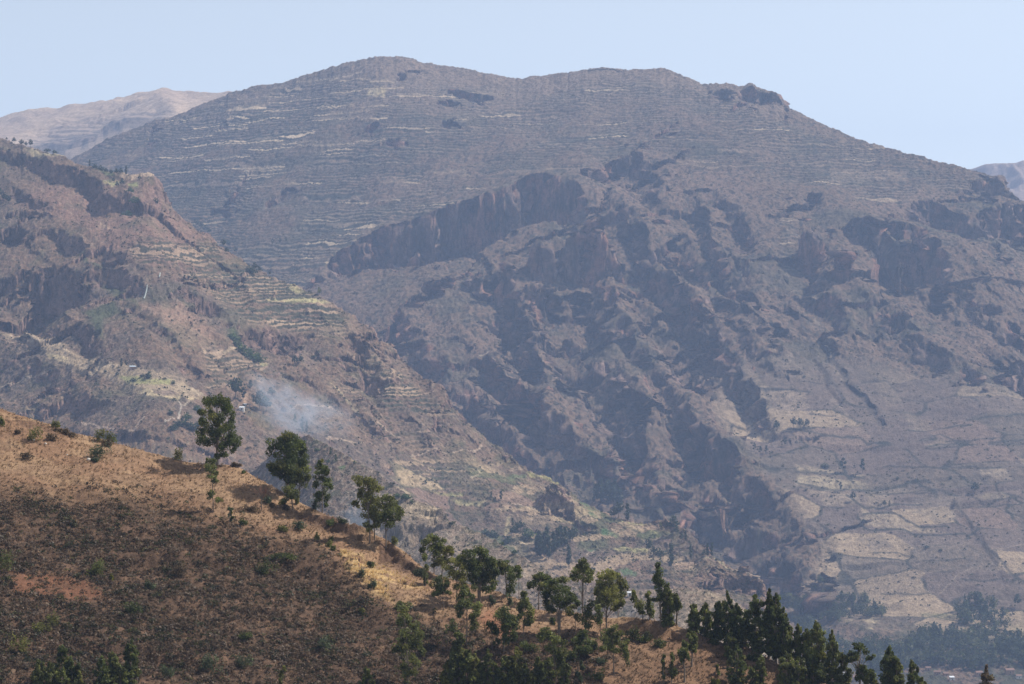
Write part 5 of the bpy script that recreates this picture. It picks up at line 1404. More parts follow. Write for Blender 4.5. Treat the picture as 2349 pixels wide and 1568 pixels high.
batch(N7, [(40, 1640, 1340, 110, 'col', 'yellow'), (165, 1620, 1010, 130, 'col', 'mid'), (255, 1640, 1220, 150, 'col', 'mid'), (370, 1620, 1320, 100, 'col', 'mid'), (460, 1620, 1220, 100, 'col', 'mid'), (640, 1650, 1260, 150, 'col', 'mid'),
           (760, 1640, 1200, 140, 'col', 'olive'), (560, 1640, 1430, 130, 'col', 'dark'), (850, 1650, 1350, 100, 'col', 'mid'), (920, 1650, 1430, 120, 'col', 'olive'), (1020, 1650, 1340, 130, 'col', 'mid'), (1430, 1600, 1340, 90, 'wsp', 'grey'),
           (2270, 1600, 1260, 70, 'wsp', 'mid'), (700, 1640, 1480, 110, 'col', 'olive'), (110, 1640, 1150, 100, 'col', 'mid'), (325, 1640, 1270, 90, 'col', 'olive'), (1085, 1640, 1300, 110, 'col', 'mid'), (1255, 1640, 1330, 100, 'col', 'mid'), (525, 1650, 1340, 100, 'col', 'mid'), (980, 1650, 1290, 100, 'col', 'mid'), (690, 1640, 1300, 110, 'col', 'mid')],
      'young eucalyptus', 'along the bottom edge', 'young trees along the bottom edge')
batch(N5, [(400, 1620, 1330, 130, 'col', 'mid'), (520, 1640, 1350, 110, 'col', 'mid'), (640, 1500, 1185, 150, 'col', 'dark'), (740, 1560, 1300, 150, 'col', 'dark'), (650, 1660, 1420, 150, 'col', 'mid'), (1160, 1600, 1240, 130, 'col', 'mid'),
           (1350, 1480, 1130, 140, 'col', 'dark'), (1050, 1640, 1290, 150, 'col', 'dark'), (1240, 1640, 1380, 140, 'col', 'mid'), (1345, 1640, 1440, 110, 'col', 'mid'), (820, 1660, 1470, 90, 'col', 'olive')],
      'young eucalyptus', 'at the lower left corner', 'young trees at the lower left corner')
batch(N6, [(1510, 1640, 1410, 110, 'col', 'mid'), (620, 1640, 1400, 80, 'wsp', 'olive')],
      'young eucalyptus', 'below the heath', 'young trees at the bottom of the heath')
batch(N2, [(545, 1500, 1310, 70, 'wsp', 'grey')], 'sapling', 'alone on the grass below the spindly tree', None)

# bare red-brown tree
(bx, by), = [p[:2] for p in N2((870, 1338))]
P = Nr.place(bx, by)
sc_ = K * P[1]
root = bpy.data.objects.new('bare_tree', None)
COL.objects.link(root)
root.location = P
tag(root, 'leafless red-brown tree with a V-shaped crown of twigs on the grass slope', 'tree')
wood = [tube([(0, 0, -.3), (-.02, 0, 1.2), (0, 0, 2.3)], [.10, .085, .07])]
rg = np.random.default_rng(5)
tw = []
for i in range(16):
    a = rg.uniform(-.75, .75)
    l = rg.uniform(1.3, 2.2)
    s = np.array([0, 0, rg.uniform(1.4, 2.3)])
    e = s + np.array([math.sin(a) * l, rg.normal() * .3, math.cos(a) * l * .9])
    wood.append(tube([s, (s + e) / 2 + [0, 0, .1], e], [.05, .035, .012], 5))
    for q in range(7):
        s2 = s + (e - s) * rg.uniform(.4, 1)
        e2 = s2 + np.array([math.sin(a + rg.normal() * .5), rg.normal() * .4, 1]) * rg.uniform(.25, .6)
        tw.append(tube([s2, e2], [.022, .006], 4))
v, f = merge(wood)
obj('trunk', make_mesh('trunk', v, f, M_BARK), root)
v, f = merge(tw)
obj('crown', make_mesh('crown', v, f, M_TWIG), root)


# ---- shrubs one can tell apart on the grass
def shrub_mesh(rx, rz, col, seed, n=260, leaf=.13):
    rg = np.random.default_rng(seed)
    parts, cols = [], []
    for q in range(9):
        o = rg.normal(size=3) * np.array([rx * .42, rx * .3, rz * .22])
        o[2] = rz * .5 + o[2]
        f = rg.uniform(.42, .62)
        v, ff = clump_cards(o, (rx * f, rx * f, rz * f), n // 7, leaf, rg, droop=-.5)
        parts.append((v, ff))
        cols.append(np.repeat((np.array(col) * rg.uniform(.65, 1.4))[None], len(v), 0))
    v, f = merge(parts)
    v[:, 2] = np.maximum(v[:, 2], -.15)
    return make_mesh('shrub', v, f, M_SCRUB, np.clip(np.concatenate(cols), .008, 1), smooth=False)


def shrub(conv, x, y, w, h, hue, label, group=None):
    """(x, y) is the foot of the shrub"""
    (bx, by), (x1, _), (_, y1) = [p[:2] for p in conv((x, y), (x + w, y), (x, y - h))]
    P = Nr.place(bx, by)
    s = K * P[1]
    me = shrub_mesh((x1 - bx) * s * .55, (by - y1) * s, GREENS[hue], int(x + y), n=int(120 + (x1 - bx) * s * 150))
    o = obj('shrub', me, loc=P)
    return tag(o, label, 'shrub', group)


for a in [
    (N1, 575, 470, 70, 65, 'olive', 'small green shrub on the skyline above the row of brown bushes'),
    (N1, 15, 470, 70, 80, 'mid', 'green shrub cut by the left edge of the grass slope'),
    (N1, 335, 630, 150, 110, 'olive', 'wide sprawling green shrub high on the left of the grass slope'),
    (N1, 520, 635, 110, 60, 'brown', 'low brownish shrub right of the wide sprawling green one'),
    (N1, 280, 790, 100, 60, 'brown', 'thorny dark shrub on bare grass at the left'),
    (N1, 1050, 640, 110, 100, 'olive', 'left one of two bright shrubs touching on the skyline'),
    (N1, 1145, 660, 110, 100, 'mid', 'right one of two bright shrubs touching on the skyline'),
    (N1, 1120, 700, 130, 60, 'brown', 'brown bush under the two bright skyline shrubs'),
    (N1, 1030, 840, 220, 140, 'grey', 'biggest round dark shrub in the middle of the bare grass'),
    (N1, 985, 890, 60, 34, 'grey', 'tiny grey shrub just below the biggest round one'),
    (N1, 1825, 815, 90, 105, 'yellow', 'yellow-green shrub on the crest left of the tallest eucalyptus'),
    (N1, 590, 520, 80, 50, 'brown', 'leftmost brown bush in the row below the skyline'),
    (N1, 670, 555, 90, 60, 'brown', 'middle brown bush in the row below the skyline'),
    (N1, 745, 585, 90, 50, 'brown', 'rightmost brown bush in the row below the skyline'),
    (N1, 180, 550, 50, 30, 'brown', 'small brown tuft left of the wide sprawling shrub'),
    (N2, 930, 1290, 80, 70, 'grey', 'grey-green shrub right of the leafless red tree'),
    (N2, 975, 1320, 60, 40, 'brown', 'low bush touching the grey-green shrub by the leafless tree'),
    (N2, 780, 1350, 140, 60, 'brown', 'wide brown bush left of the leafless red tree'),
    (N2, 1420, 1330, 80, 90, 'grey', 'grey-green shrub at the foot of the narrow pointed eucalyptus'),
    (N2, 1120, 1350, 70, 60, 'brown', 'dark bush at the foot of the small twin-stemmed eucalyptus'),
    (N2, 1250, 1530, 140, 90, 'grey', 'spreading grey-green shrub below the dark earth bank'),
    (N2, 1090, 1560, 100, 60, 'olive', 'bright green shrub low on the tan slope left of the earth bank'),
    (N2, 690, 1500, 100, 50, 'dark', 'black-looking bush on the grass and heath border'),
    (N2, 1230, 1300, 50, 60, 'olive', 'pale shrub right of the small twin-stemmed eucalyptus'),
    (N2, 300, 825, 22, 24, 'dark', 'tiny dark bush on the skyline at the foot of the tallest eucalyptus'),
    (N2, 600, 880, 90, 40, 'brown', 'brown shrub on the skyline right of the tallest eucalyptus'),
    (N2, 680, 965, 40, 24, 'dark', 'small dark bush on the crest between the two largest ridge trees'),
    (N2, 1580, 1470, 110, 50, 'dark', 'dark bush on the earth bank near the ridge edge'),
    (N2, 1700, 1500, 90, 50, 'grey', 'shrub on the earth bank left of the three ridge-edge eucalyptus'),
    (N6, 980, 75, 60, 60, 'olive', 'upper bright green shrub on the straw grass edge'),
    (N6, 1130, 85, 60, 50, 'olive', 'green shrub in straw grass, second of the bright row'),
    (N6, 1110, 165, 60, 50, 'olive', 'bright green shrub at the heath border, third of the row'),
    (N6, 1150, 205, 60, 40, 'mid', 'lowest bright shrub of the row at the heath border'),
    (N6, 1540, 350, 80, 60, 'mid', 'green shrub alone in the pale straw grass'),
    (N6, 1440, 470, 70, 80, 'grey', 'grey-green shrub on the lower straw grass by the heath'),
    (N6, 1560, 575, 80, 60, 'grey', 'shrub where the straw grass narrows above the red soil'),
    (N6, 1450, 770, 60, 60, 'olive', 'small bright shrub in the heath below the straw grass'),
    (N6, 2030, 430, 120, 80, 'grey', 'grey bush below the dark rocky bank'),
    (N6, 1780, 140, 60, 70, 'olive', 'olive shrub behind the dark rocky bank'),
    (N6, 1870, 790, 150, 60, 'mid', 'low green bushes at the top of the tall ragged eucalyptus'),
    (N7, 690, 750, 80, 90, 'grey', 'rounded grey-green shrub on the tan knoll'),
    (N7, 510, 750, 70, 80, 'grey', 'small grey shrub left of the one on the tan knoll'),
    (N7, 1130, 965, 70, 70, 'dark', 'dark ball-shaped shrub by the wide umbrella tree'),
    (N7, 1960, 1080, 160, 110, 'dark', 'left of two big dark bushes below the tall thin spire'),
    (N7, 2080, 1100, 150, 90, 'dark', 'middle dark bush below the tall thin spire'),
    (N7, 2250, 1190, 150, 80, 'dark', 'right dark bush below the tall thin spire'),
    (N7, 900, 1250, 170, 80, 'dark', 'wide dark bush shape standing in for shade under the slender two-stemmed eucalyptus'),  # dark leaf clump added to stand in for the shade under this tree
    (N7, 1330, 1370, 120, 100, 'dark', 'dark bush below the squat dark tree'),
    (N7, 1590, 1540, 140, 90, 'dark', 'dark bush left of the spreading lowest eucalyptus'),
    (N7, 1620, 1370, 110, 50, 'grey', 'grey bush between squat dark tree and spreading eucalyptus'),
    (N7, 90, 1050, 120, 90, 'dark', 'dark bush left of the tall slim drooping eucalyptus'),
    (N8, 900, 1360, 110, 70, 'dark', 'dark bush in the clearing before the dense grove'),
    (N8, 510, 1190, 110, 50, 'dark', 'dark bush on the brown grass crest before the grove'),
    (N8, 1650, 1530, 60, 50, 'olive', 'bright green shrub on the ridge end at the bottom'),
    (N8, 520, 1590, 90, 80, 'yellow', 'yellow-green bush at the bottom edge before the grove'),
    (N8, 110, 1490, 100, 80, 'dark', 'dark shrub beside the wispy sapling at the bottom'),
    (N5, 210, 1240, 160, 140, 'olive', 'large yellow-green bush at the lower left'),
    (N5, 70, 450, 200, 180, 'mid', 'large green bush at the left edge above the red soil'),
    (N5, 420, 1060, 150, 90, 'olive', 'olive bush above the large yellow-green one'),
    (N5, 545, 960, 110, 100, 'olive', 'green bush right below the red soil patch'),
    (N5, 1000, 410, 200, 130, 'mid', 'widest bush of the heath above the right end of the red soil'),
    (N5, 1380, 850, 150, 100, 'dark', 'dark bush holding the pale rock'),
    (N5, 1850, 400, 220, 140, 'brown', 'big dark brown thicket at the upper right of the heath'),
    (N5, 2140, 1400, 200, 150, 'grey', 'large round grey-green bush low in the heath'),
    (N5, 1720, 1470, 130, 90, 'grey', 'grey-green bush left of the large round one low in the heath'),
    (N5, 1560, 560, 100, 70, 'grey', 'green-grey bush in the middle of the heath'),
    (N5, 1150, 470, 50, 60, 'yellow', 'small yellow-green bush by the right end of the red soil'),
    (N6, 430, 370, 160, 120, 'dark', 'dark bush at the top of the heath'),
    (N6, 620, 240, 220, 60, 'dark', 'long dark thicket along the top ledge of the heath'),
    (N6, 250, 1080, 150, 60, 'dark', 'low dark bush in the lower middle heath'),
    (N6, 1060, 1200, 180, 100, 'grey', 'broad grey bush in the lower right heath'),
    (N6, 230, 1380, 160, 110, 'grey', 'round grey-green bush near the bottom of the heath'),
]:
    shrub(*a)

# pale rocks
M_ROCK = plain_mat('pale_rock', (0.55, 0.50, 0.44), scale=2, bump=.6)


def rock(conv, x, y, w, label):
    (bx, by), (x1, _) = [p[:2] for p in conv((x, y), (x + w, y))]
    P = Nr.place(bx, by)
    s = K * P[1] * (x1 - bx) * .5
    rg = np.random.default_rng(int(x))
    import bmesh
    bm = bmesh.new()
    bmesh.ops.create_icosphere(bm, subdivisions=2, radius=1)
    for v in bm.verts:
        q = 1 + .25 * float(vnoise(np.array([v.co.x * 1.7 + x]), np.array([v.co.y * 1.7 + v.co.z * 2]), 3)[0])
        v.co *= q
        v.co.x *= s
        v.co.y *= s * .8
        v.co.z *= s * .75
    me = bpy.data.meshes.new('rock')
    bm.to_mesh(me)
    bm.free()
    me.materials.append(M_ROCK)
    tag(obj('rock', me, loc=P + np.array([0, 0, s * .3])), label, 'rock')


for a in [(N5, 1400, 800, 55, 'pale rock glinting in the dark bush of the heath'), (N1, 692, 785, 22, 'small white rock on the bare grass left of the biggest shrub'),
          (N1, 470, 672, 26, 'pale rock on the grass below the wide sprawling shrub'), (N1, 915, 868, 40, 'flat pale rock beside the tiny grey shrub'), (N1, 350, 632, 24, 'whitish rock at the foot of the wide sprawling shrub')]:
    rock(*a)


# ---- heath: low bushes nobody could count, and tufts of grass
def inv_mask(px, py, poly_soft):
    return poly_soft


def scatter(n, x0, x1, y0, y1, seed, sheet, dens):
    rg = np.random.default_rng(seed)
    px = rg.uniform(x0, x1, n)
    py = rg.uniform(y0, y1, n)
    k = dens(px, py) > rg.random(n)
    px, py = px[k], py[k]
    c = np.clip(((px - sheet.px[0]) / (sheet.px[1] - sheet.px[0])).astype(int), 0, len(sheet.px) - 1)
    # project through the finished surface grid: nearest row with matching height on the front side
    P = np.zeros((len(px), 3))
    ok = np.zeros(len(px), bool)
    order = np.argsort(c)
    for ci in np.unique(c):
        s_ = order[np.searchsorted(c[order], ci):np.searchsorted(c[order], ci, 'right')]
        a = np.maximum.accumulate(sheet.PY0[sheet.ridge:, ci])
        Y = np.interp(py[s_], a, sheet.Y[sheet.ridge:, ci])
        ok[s_] = py[s_] > a[0]
        Z = np.interp(Y, sheet.Y[::-1, ci], sheet.Z[::-1, ci])
        P[s_] = np.stack([(px[s_] - CX) * K * Y, Y, Z], 1)
    return P[ok], px[ok], py[ok]


def hemi_bushes(P, size, cols, ncard, leaf, seed, flat=.75):
    rg = np.random.default_rng(seed)
    n = len(P)
    d = unit(rg.normal(size=(n, ncard, 3)))
    d[..., 2] = np.abs(d[..., 2])
    rad = (.6 + .4 * rg.random((n, ncard, 1))) * size[:, None, None]
    cen = P[:, None, :] + d * rad * np.array([1, 1, flat])
    nr = unit(d + .6 * rg.normal(size=d.shape))
    up = unit(d + .6 * rg.normal(size=d.shape))
    s = (leaf * (.6 + .8 * rg.random((n, ncard)))) * (size[:, None] / size.mean()) ** .5
    col = cols[:, None, :] * (.75 + .5 * rg.random((n, ncard, 1)))
    v, f = cards(cen.reshape(-1, 3), nr.reshape(-1, 3), up.reshape(-1, 3), s.ravel() * .6, s.ravel())
    return v, f, np.repeat(col.reshape(-1, 3), 4, 0)


heath_poly = [(-250, 1125), (150, 1140), (330, 1150), (500, 1195), (640, 1230), (750, 1268), (830, 1355), (950, 1408), (1060, 1445), (1150, 1478), (1330, 1482), (1400, 1505), (1330, 1560), (1250, 1800), (-250, 1800)]


def heath_d(px, py):
    x, y = px + 12 * fbm(px / 40, py / 30, 3, 301), py + 10 * fbm(px / 40, py / 30, 3, 303)
    h = softpoly(x + 14 * fbm(px / 12, py / 8, 2, 302), y, heath_poly, 42)
    red_ = softpoly(x, y, N5((130, 470), (500, 440), (900, 480), (1010, 560), (1130, 660), (950, 710), (400, 700), (150, 650)), 9)
    cl = sstep(-.45, .35, fbm(px / 55, py / 26, 4, 305))
    return h * (1 - .85 * red_) * (.25 + .75 * cl)


pal = np.array([(.125, .088, .060), (.088, .060, .042), (.155, .110, .074), (.065, .066, .032), (.095, .095, .040), (.045, .050, .025), (.21, .16, .12), (.045, .038, .028)])
P, px, py = scatter(46000, -180, 1450, 1110, 1640, 21, Nr, heath_d)
rg = np.random.default_rng(22)
cl = fbm(px / 40, py / 20, 3, 307)
big_ = sstep(0, .4, cl)
idx = np.where(rg.random(len(P)) < .14 + .42 * big_, rg.choice([3, 4, 5, 7, 5], len(P)), rg.choice([0, 1, 2, 6, 0, 2], len(P)))
size = .25 + .5 * rg.random(len(P)) ** 2 + .3 * big_ * rg.random(len(P)) + .5 * (rg.random(len(P)) < .03)
v, f, c = hemi_bushes(P, size, pal[idx], 17, .13, 23)
tag(obj('heath', make_mesh('heath', v, f, M_SCRUB, np.clip(c, .01, 1), smooth=False)), 'brown and olive heath of low bushes covering the near slope', 'heath', kind='stuff')


def grass_d(px, py):
    x, y = px + 12 * fbm(px / 40, py / 30, 3, 311), py + 8 * fbm(px / 40, py / 30, 3, 313)
    g = 1 - softpoly(x, y, heath_poly, 24) * .8
    return g * (.35 + .65 * sstep(-.4, .3, fbm(px / 30, py / 12, 3, 315)))


P, px, py = scatter(60000, -180, 2349, 920, 1640, 31, Nr, grass_d)
rg = np.random.default_rng(32)
pl = softpoly(px, py, N6((1150, 170), (1300, 200), (1500, 300), (1750, 400), (2000, 520), (2120, 600), (1950, 560), (1700, 500), (1780, 720), (1620, 640), (1400, 470), (1260, 340)), 10)
cg = np.array((.35, .24, .15)) * (.65 + .7 * rg.random((len(P), 1)))
lower = sstep(1430, 1500, py)[:, None] * sstep(1250, 1400, px)[:, None]
cg = cg * (1 - .45 * lower)
cg = cg * (1 - pl[:, None]) + np.array((.68, .50, .25)) * pl[:, None]
dk = (rg.random(len(P)) < .05)[:, None]
cg = np.where(dk, np.array((.12, .085, .055)), cg)
n = len(P)
nb = 7
d = unit(np.stack([rg.normal(size=(n, nb)) * .5, rg.normal(size=(n, nb)) * .5, np.ones((n, nb))], -1))
ln = (.16 + .22 * rg.random((n, nb))) * (1 + .8 * pl[:, None])
cen = P[:, None, :] + d * ln[..., None] * .5
nrm = unit(np.cross(d, unit(rg.normal(size=d.shape))))
v, f = cards(cen.reshape(-1, 3), nrm.reshape(-1, 3), d.reshape(-1, 3), np.full(n * nb, .045), ln.ravel() * .6)
tag(obj('dry_grass', make_mesh('dry_grass', v, f, M_GRASS, np.clip(np.repeat(np.repeat(cg, nb, 0), 4, 0), .01, 1), smooth=False)), 'dry tan tussock grass on the near ridge', 'grass', kind='stuff')

# ================================================================== FAR TREES, WOODS, HOUSES


def far_tree_parts(kind, seed, cards_n=170, col=(.055, .075, .028)):
    """a tree of unit height"""
    rg = np.random.default_rng(seed)
    parts, cols = [], []
    tb = tube([(0, 0, -.06), (0, 0, .3), (.01, 0, .8)], [.022, .017, .006], 5)
    spec = {'col': [(0, 0, .9, .09, .09), (.03, 0, .76, .13, .12), (-.04, .03, .6, .15, .13), (.04, -.03, .45, .16, .12), (-.02, 0, .3, .14, .1), (0, .04, .2, .09, .06)],
            'rnd': [(0, 0, .83, .2, .14), (.17, 0, .68, .2, .16), (-.18, .05, .66, .2, .16), (.02, -.1, .6, .24, .18), (.2, .1, .5, .16, .12), (-.16, -.1, .46, .17, .12), (0, .1, .42, .2, .1)],
            'bsh': [(0, 0, .65, .35, .3), (.35, 0, .45, .3, .3), (-.36, .1, .42, .32, .3), (.1, -.2, .3, .4, .28), (-.2, -.1, .25, .4, .25), (.3, .1, .22, .34, .22)],
            'gap': [(0, 0, .85, .14, .1), (.16, 0, .68, .12, .09), (-.15, .05, .62, .12, .1), (.03, -.1, .5, .13, .1), (-.08, .1, .34, .1, .07)]}[kind]
    for x, y, z, r, h in spec:
        v, f = clump_cards((x, y, z), (r, r, h), cards_n // len(spec), .07 if kind != 'bsh' else .12, rg, shell=.4)
        parts.append((v, f))
        cols.append(np.repeat((np.array(col) * rg.uniform(.75, 1.35))[None], len(v), 0))
    lv, lf = merge(parts)
    return tb, (lv, lf), np.concatenate(cols)


PROTO = {}
for kind in ('col', 'rnd', 'bsh', 'gap'):
    for hue, colr in (('dark', (.040, .058, .026)), ('green', (.070, .105, .032)), ('pale', (.16, .17, .06))):
        for s_ in range(2):
            tb, lv, cc = far_tree_parts(kind, 40 + s_ * 7 + len(kind + hue), col=colr)
            parts = [lv] if kind == 'bsh' else [lv, tb]
            v, f = merge(parts)
            cl = np.concatenate([cc, np.tile((.14, .11, .09), (len(v) - len(cc), 1))])
            mi = np.zeros(len(f), int)
            mi[len(lv[1]):] = 1
            PROTO[kind, hue, s_] = make_mesh('far_tree', v, f, [M_FARLEAF, M_BARK], cl, smooth=False, matidx=mi)


def far_trees(sheet, conv, pts, where, group, what='tree'):
    """(x, y of the foot, height in measured px, width factor, kind, hue)"""
    pts = sorted(pts, key=lambda p: p[0])
    for i, (x, y, h, wf, kind, hue) in enumerate(pts):
        (px, py), = [p[:2] for p in conv((x, y))]
        P = sheet.place(px, py)
        H = h * K * P[1]
        o = obj('shrub' if kind == 'bsh' else 'tree', PROTO[kind, hue, i % 2], loc=P)
        o.scale = (H * wf, H * wf, H)
        o.rotation_euler = (0, 0, rnd.uniform(0, 6.28))
        shp = {'col': 'slim', 'rnd': 'round', 'bsh': 'bushy', 'gap': 'sparse'}[kind]
        lab = '%s %s %s %s' % (shp, hue if hue != 'pale' else 'yellowish', 'shrub' if kind == 'bsh' else 'tree', where)
        if len(pts) > 1:
            lab += ', %s from left' % ORD[i]
        tag(o, lab, 'shrub' if kind == 'bsh' else 'tree', group if len(pts) > 1 else None)


far_trees(M, N4, [(-10, 600, 60, .8, 'col', 'dark'), (20, 560, 60, .8, 'col', 'dark'), (50, 610, 55, .9, 'col', 'dark'), (80, 560, 60, .8, 'col', 'dark'), (110, 620, 56, .9, 'col', 'dark'), (140, 590, 56, .8, 'col', 'dark'), (-40, 590, 55, .9, 'col', 'dark'),
                  (-60, 560, 50, .9, 'col', 'dark'), (170, 640, 46, .9, 'col', 'dark'), (200, 640, 46, .9, 'col', 'dark')], 'in the blue grove under the ravine wall', 'trees of the grove under the ravine wall')
far_trees(S, N4, [(270, 740, 40, .9, 'col', 'dark'), (180, 720, 36, 1.2, 'rnd', 'dark'), (130, 740, 26, 1.4, 'rnd', 'dark')], 'at the lower end of the blue grove', 'trees below the blue grove')
far_trees(S, N3, [(1620, 1160, 50, .8, 'col', 'dark'), (1660, 1190, 56, .8, 'col', 'dark'), (1700, 1180, 60, .8, 'col', 'dark'), (1740, 1210, 56, .8, 'col', 'dark'), (1790, 1150, 50, .9, 'col', 'dark'), (1830, 1130, 54, .9, 'col', 'dark'), (1870, 1100, 48, .9, 'col', 'dark'),
                  (1910, 1080, 46, 1.0, 'col', 'dark'), (1960, 1060, 40, 1.1, 'rnd', 'dark'), (1950, 1290, 50, .8, 'col', 'dark'), (1990, 1000, 34, 1.2, 'rnd', 'dark'), (1640, 1100, 46, .9, 'col', 'dark'), (1720, 1080, 44, .9, 'col', 'dark')],
          'in the tall dark row below the rock knob', 'trees in the row below the rock knob')
far_trees(S, N3, [(1370, 850, 20, 1, 'col', 'dark'), (1410, 900, 26, 1, 'rnd', 'dark'), (1450, 890, 28, 1, 'rnd', 'dark'), (1380, 940, 24, 1.2, 'rnd', 'dark'), (1520, 950, 22, 1.4, 'bsh', 'green'), (1250, 610, 22, 1, 'col', 'dark'), (1150, 590, 16, 1, 'col', 'dark'),
                  (1180, 960, 18, 1.4, 'bsh', 'dark'), (1100, 940, 16, 1.4, 'bsh', 'dark'), (1320, 1010, 18, 1.4, 'bsh', 'dark')], 'among the small fields left of the rock knob', 'trees among the fields left of the rock knob')
far_trees(S, Z4, [(1590, 1215, 52, 1.2, 'rnd', 'dark'), (1750, 1290, 50, 1.2, 'rnd', 'dark'), (1830, 1210, 24, 1.3, 'rnd', 'dark'), (1690, 1140, 28, .9, 'gap', 'dark'), (1640, 1220, 34, 1, 'gap', 'dark'), (1800, 1290, 34, 1.1, 'rnd', 'dark')],
          'by the white-roofed sheds beside the smoke', 'trees by the white-roofed sheds')
far_trees(S, Z4, [(2040, 1410, 36, .8, 'col', 'dark'), (1990, 1370, 28, .8, 'gap', 'green'), (2070, 1400, 30, .8, 'col', 'dark')], 'veiled by the blue smoke', 'trees veiled by the smoke')
far_trees(S, Z4, [(1680, 910, 26, 1.5, 'bsh', 'green'), (1740, 930, 22, 1.5, 'bsh', 'green'), (1630, 880, 20, 1.5, 'bsh', 'green'), (1570, 790, 22, 1.3, 'bsh', 'green'), (1600, 830, 16, 1.3, 'bsh', 'green'), (1990, 990, 24, 1, 'rnd', 'dark'), (2030, 990, 20, 1, 'rnd', 'dark')],
          'in the green hollow above the smoke', 'shrubs and trees in the green hollow')
far_trees(S, Z4, [(1000, 1050, 17, 1.2, 'bsh', 'dark'), (960, 1045, 9, 1.2, 'bsh', 'dark'), (820, 980, 20, .9, 'col', 'dark'), (850, 980, 16, .9, 'gap', 'dark'), (900, 1072, 8, 2, 'bsh', 'dark'), (790, 1035, 7, 1.2, 'bsh', 'dark'), (1110, 1060, 7, 1.2, 'bsh', 'dark'), (1170, 1090, 10, .9, 'bsh', 'green'), (710, 1018, 7, 1, 'bsh', 'dark')],
          'on the farm terrace at the left', 'trees and shrubs on the farm terrace')
far_trees(S, Z4, [(1170, 1440, 16, 1.4, 'bsh', 'dark'), (1230, 1420, 22, 1.6, 'bsh', 'dark'), (1300, 1440, 18, 1.4, 'bsh', 'dark'), (1260, 1350, 14, 1.4, 'bsh', 'green'), (1150, 1330, 12, 1.2, 'bsh', 'dark'), (1330, 1300, 16, 1.4, 'bsh', 'green'), (1350, 1400, 16, 1.3, 'bsh', 'dark')],
          'by the pale dry stream bed', 'shrubs by the dry stream bed')
far_trees(T, N2, [(1580, 760, 20, .8, 'col', 'green'), (1635, 830, 18, .8, 'col', 'green'), (1830, 860, 8, 1, 'bsh', 'green'), (1440, 730, 9, 1.4, 'bsh', 'green'), (1560, 830, 8, 1.1, 'bsh', 'green'), (2230, 970, 6, 1, 'bsh', 'dark')],
          'on the low tan spur right of the smoke', 'trees on the low tan spur')
far_trees(T, N3, [(740, 820, 9, 1.5, 'bsh', 'dark'), (260, 560, 14, 1.8, 'bsh', 'green'), (180, 540, 10, 1.8, 'bsh', 'green'), (330, 600, 8, 1.2, 'bsh', 'green'), (1390, 1140, 9, 1.3, 'bsh', 'green'), (1260, 1080, 8, 1.3, 'bsh', 'green')],
          'on the crest of the low tan spur', 'shrubs on the crest of the low tan spur')
far_trees(S, N4, [(745, 970, 44, .9, 'rnd', 'dark'), (770, 990, 22, 1, 'rnd', 'dark'), (720, 1330, 60, .75, 'col', 'dark'), (490, 1140, 36, .9, 'rnd', 'dark'), (540, 1170, 22, 1.3, 'rnd', 'dark'), (600, 1160, 18, 1.3, 'bsh', 'dark'), (920, 1210, 34, .7, 'col', 'dark'), (610, 1240, 18, .8, 'gap', 'green'), (610, 900, 16, .9, 'gap', 'pale'),
                  (1095, 1225, 32, .75, 'col', 'dark'), (1140, 1225, 34, .75, 'col', 'dark'), (1060, 1240, 20, 1, 'rnd', 'dark'), (870, 1060, 24, .9, 'col', 'dark'), (830, 1040, 18, 1, 'gap', 'green')],
          'on the small farms at the spur end', 'trees on the small farms at the spur end')
far_trees(M, N4, [(1560, 1370, 26, 1, 'rnd', 'dark'), (1530, 1350, 20, 1, 'col', 'dark'), (1860, 1540, 30, 1, 'rnd', 'dark'), (1820, 1500, 22, 1, 'rnd', 'dark'), (1900, 1560, 24, 1, 'rnd', 'dark')], 'in the mouth of the dark ravine', 'trees in the mouth of the ravine')
far_trees(M, Z6, [(680, 1395, 26, 1, 'rnd', 'dark'), (795, 1400, 28, 1, 'rnd', 'dark'), (840, 1405, 28, 1, 'rnd', 'dark'), (885, 1395, 22, .9, 'rnd', 'dark'), (735, 1505, 20, 1, 'gap', 'dark'), (530, 1575, 22, .9, 'gap', 'dark'), (610, 1570, 20, 1, 'gap', 'dark'), (570, 1580, 20, .9, 'gap', 'dark')],
          'on the dry fields of the mountain foot', 'trees on the dry fields')
far_trees(M, N9, [(305, 165, 34, .9, 'gap', 'dark'), (432, 172, 34, .8, 'gap', 'dark'), (290, 300, 24, .8, 'gap', 'dark'), (370, 380, 24, .9, 'rnd', 'dark'), (575, 415, 18, .9, 'rnd', 'dark'), (607, 415, 16, .7, 'col', 'dark'), (1165, 315, 26, 1.1, 'rnd', 'dark'), (1440, 1095, 34, .8, 'rnd', 'dark'),
                  (660, 228, 8, 1, 'bsh', 'dark'), (1005, 232, 7, 1, 'bsh', 'dark'), (940, 750, 6, 1.4, 'bsh', 'dark'), (850, 718, 6, 2, 'bsh', 'dark'), (190, 140, 12, 1.4, 'bsh', 'dark')],
          'along the field walls at the right', 'trees along the field walls')
far_trees(S, Z1, [(95, 735, 15, 1, 'rnd', 'dark'), (145, 785, 17, 1.1, 'rnd', 'dark'), (175, 790, 14, 1, 'rnd', 'dark'), (207, 795, 20, .8, 'rnd', 'dark'), (45, 740, 8, 1, 'rnd', 'dark'), (320, 815, 8, 1.6, 'bsh', 'dark'), (370, 820, 8, 1.6, 'bsh', 'dark')],
          'on the skyline of the left promontory', 'trees on the skyline of the promontory')
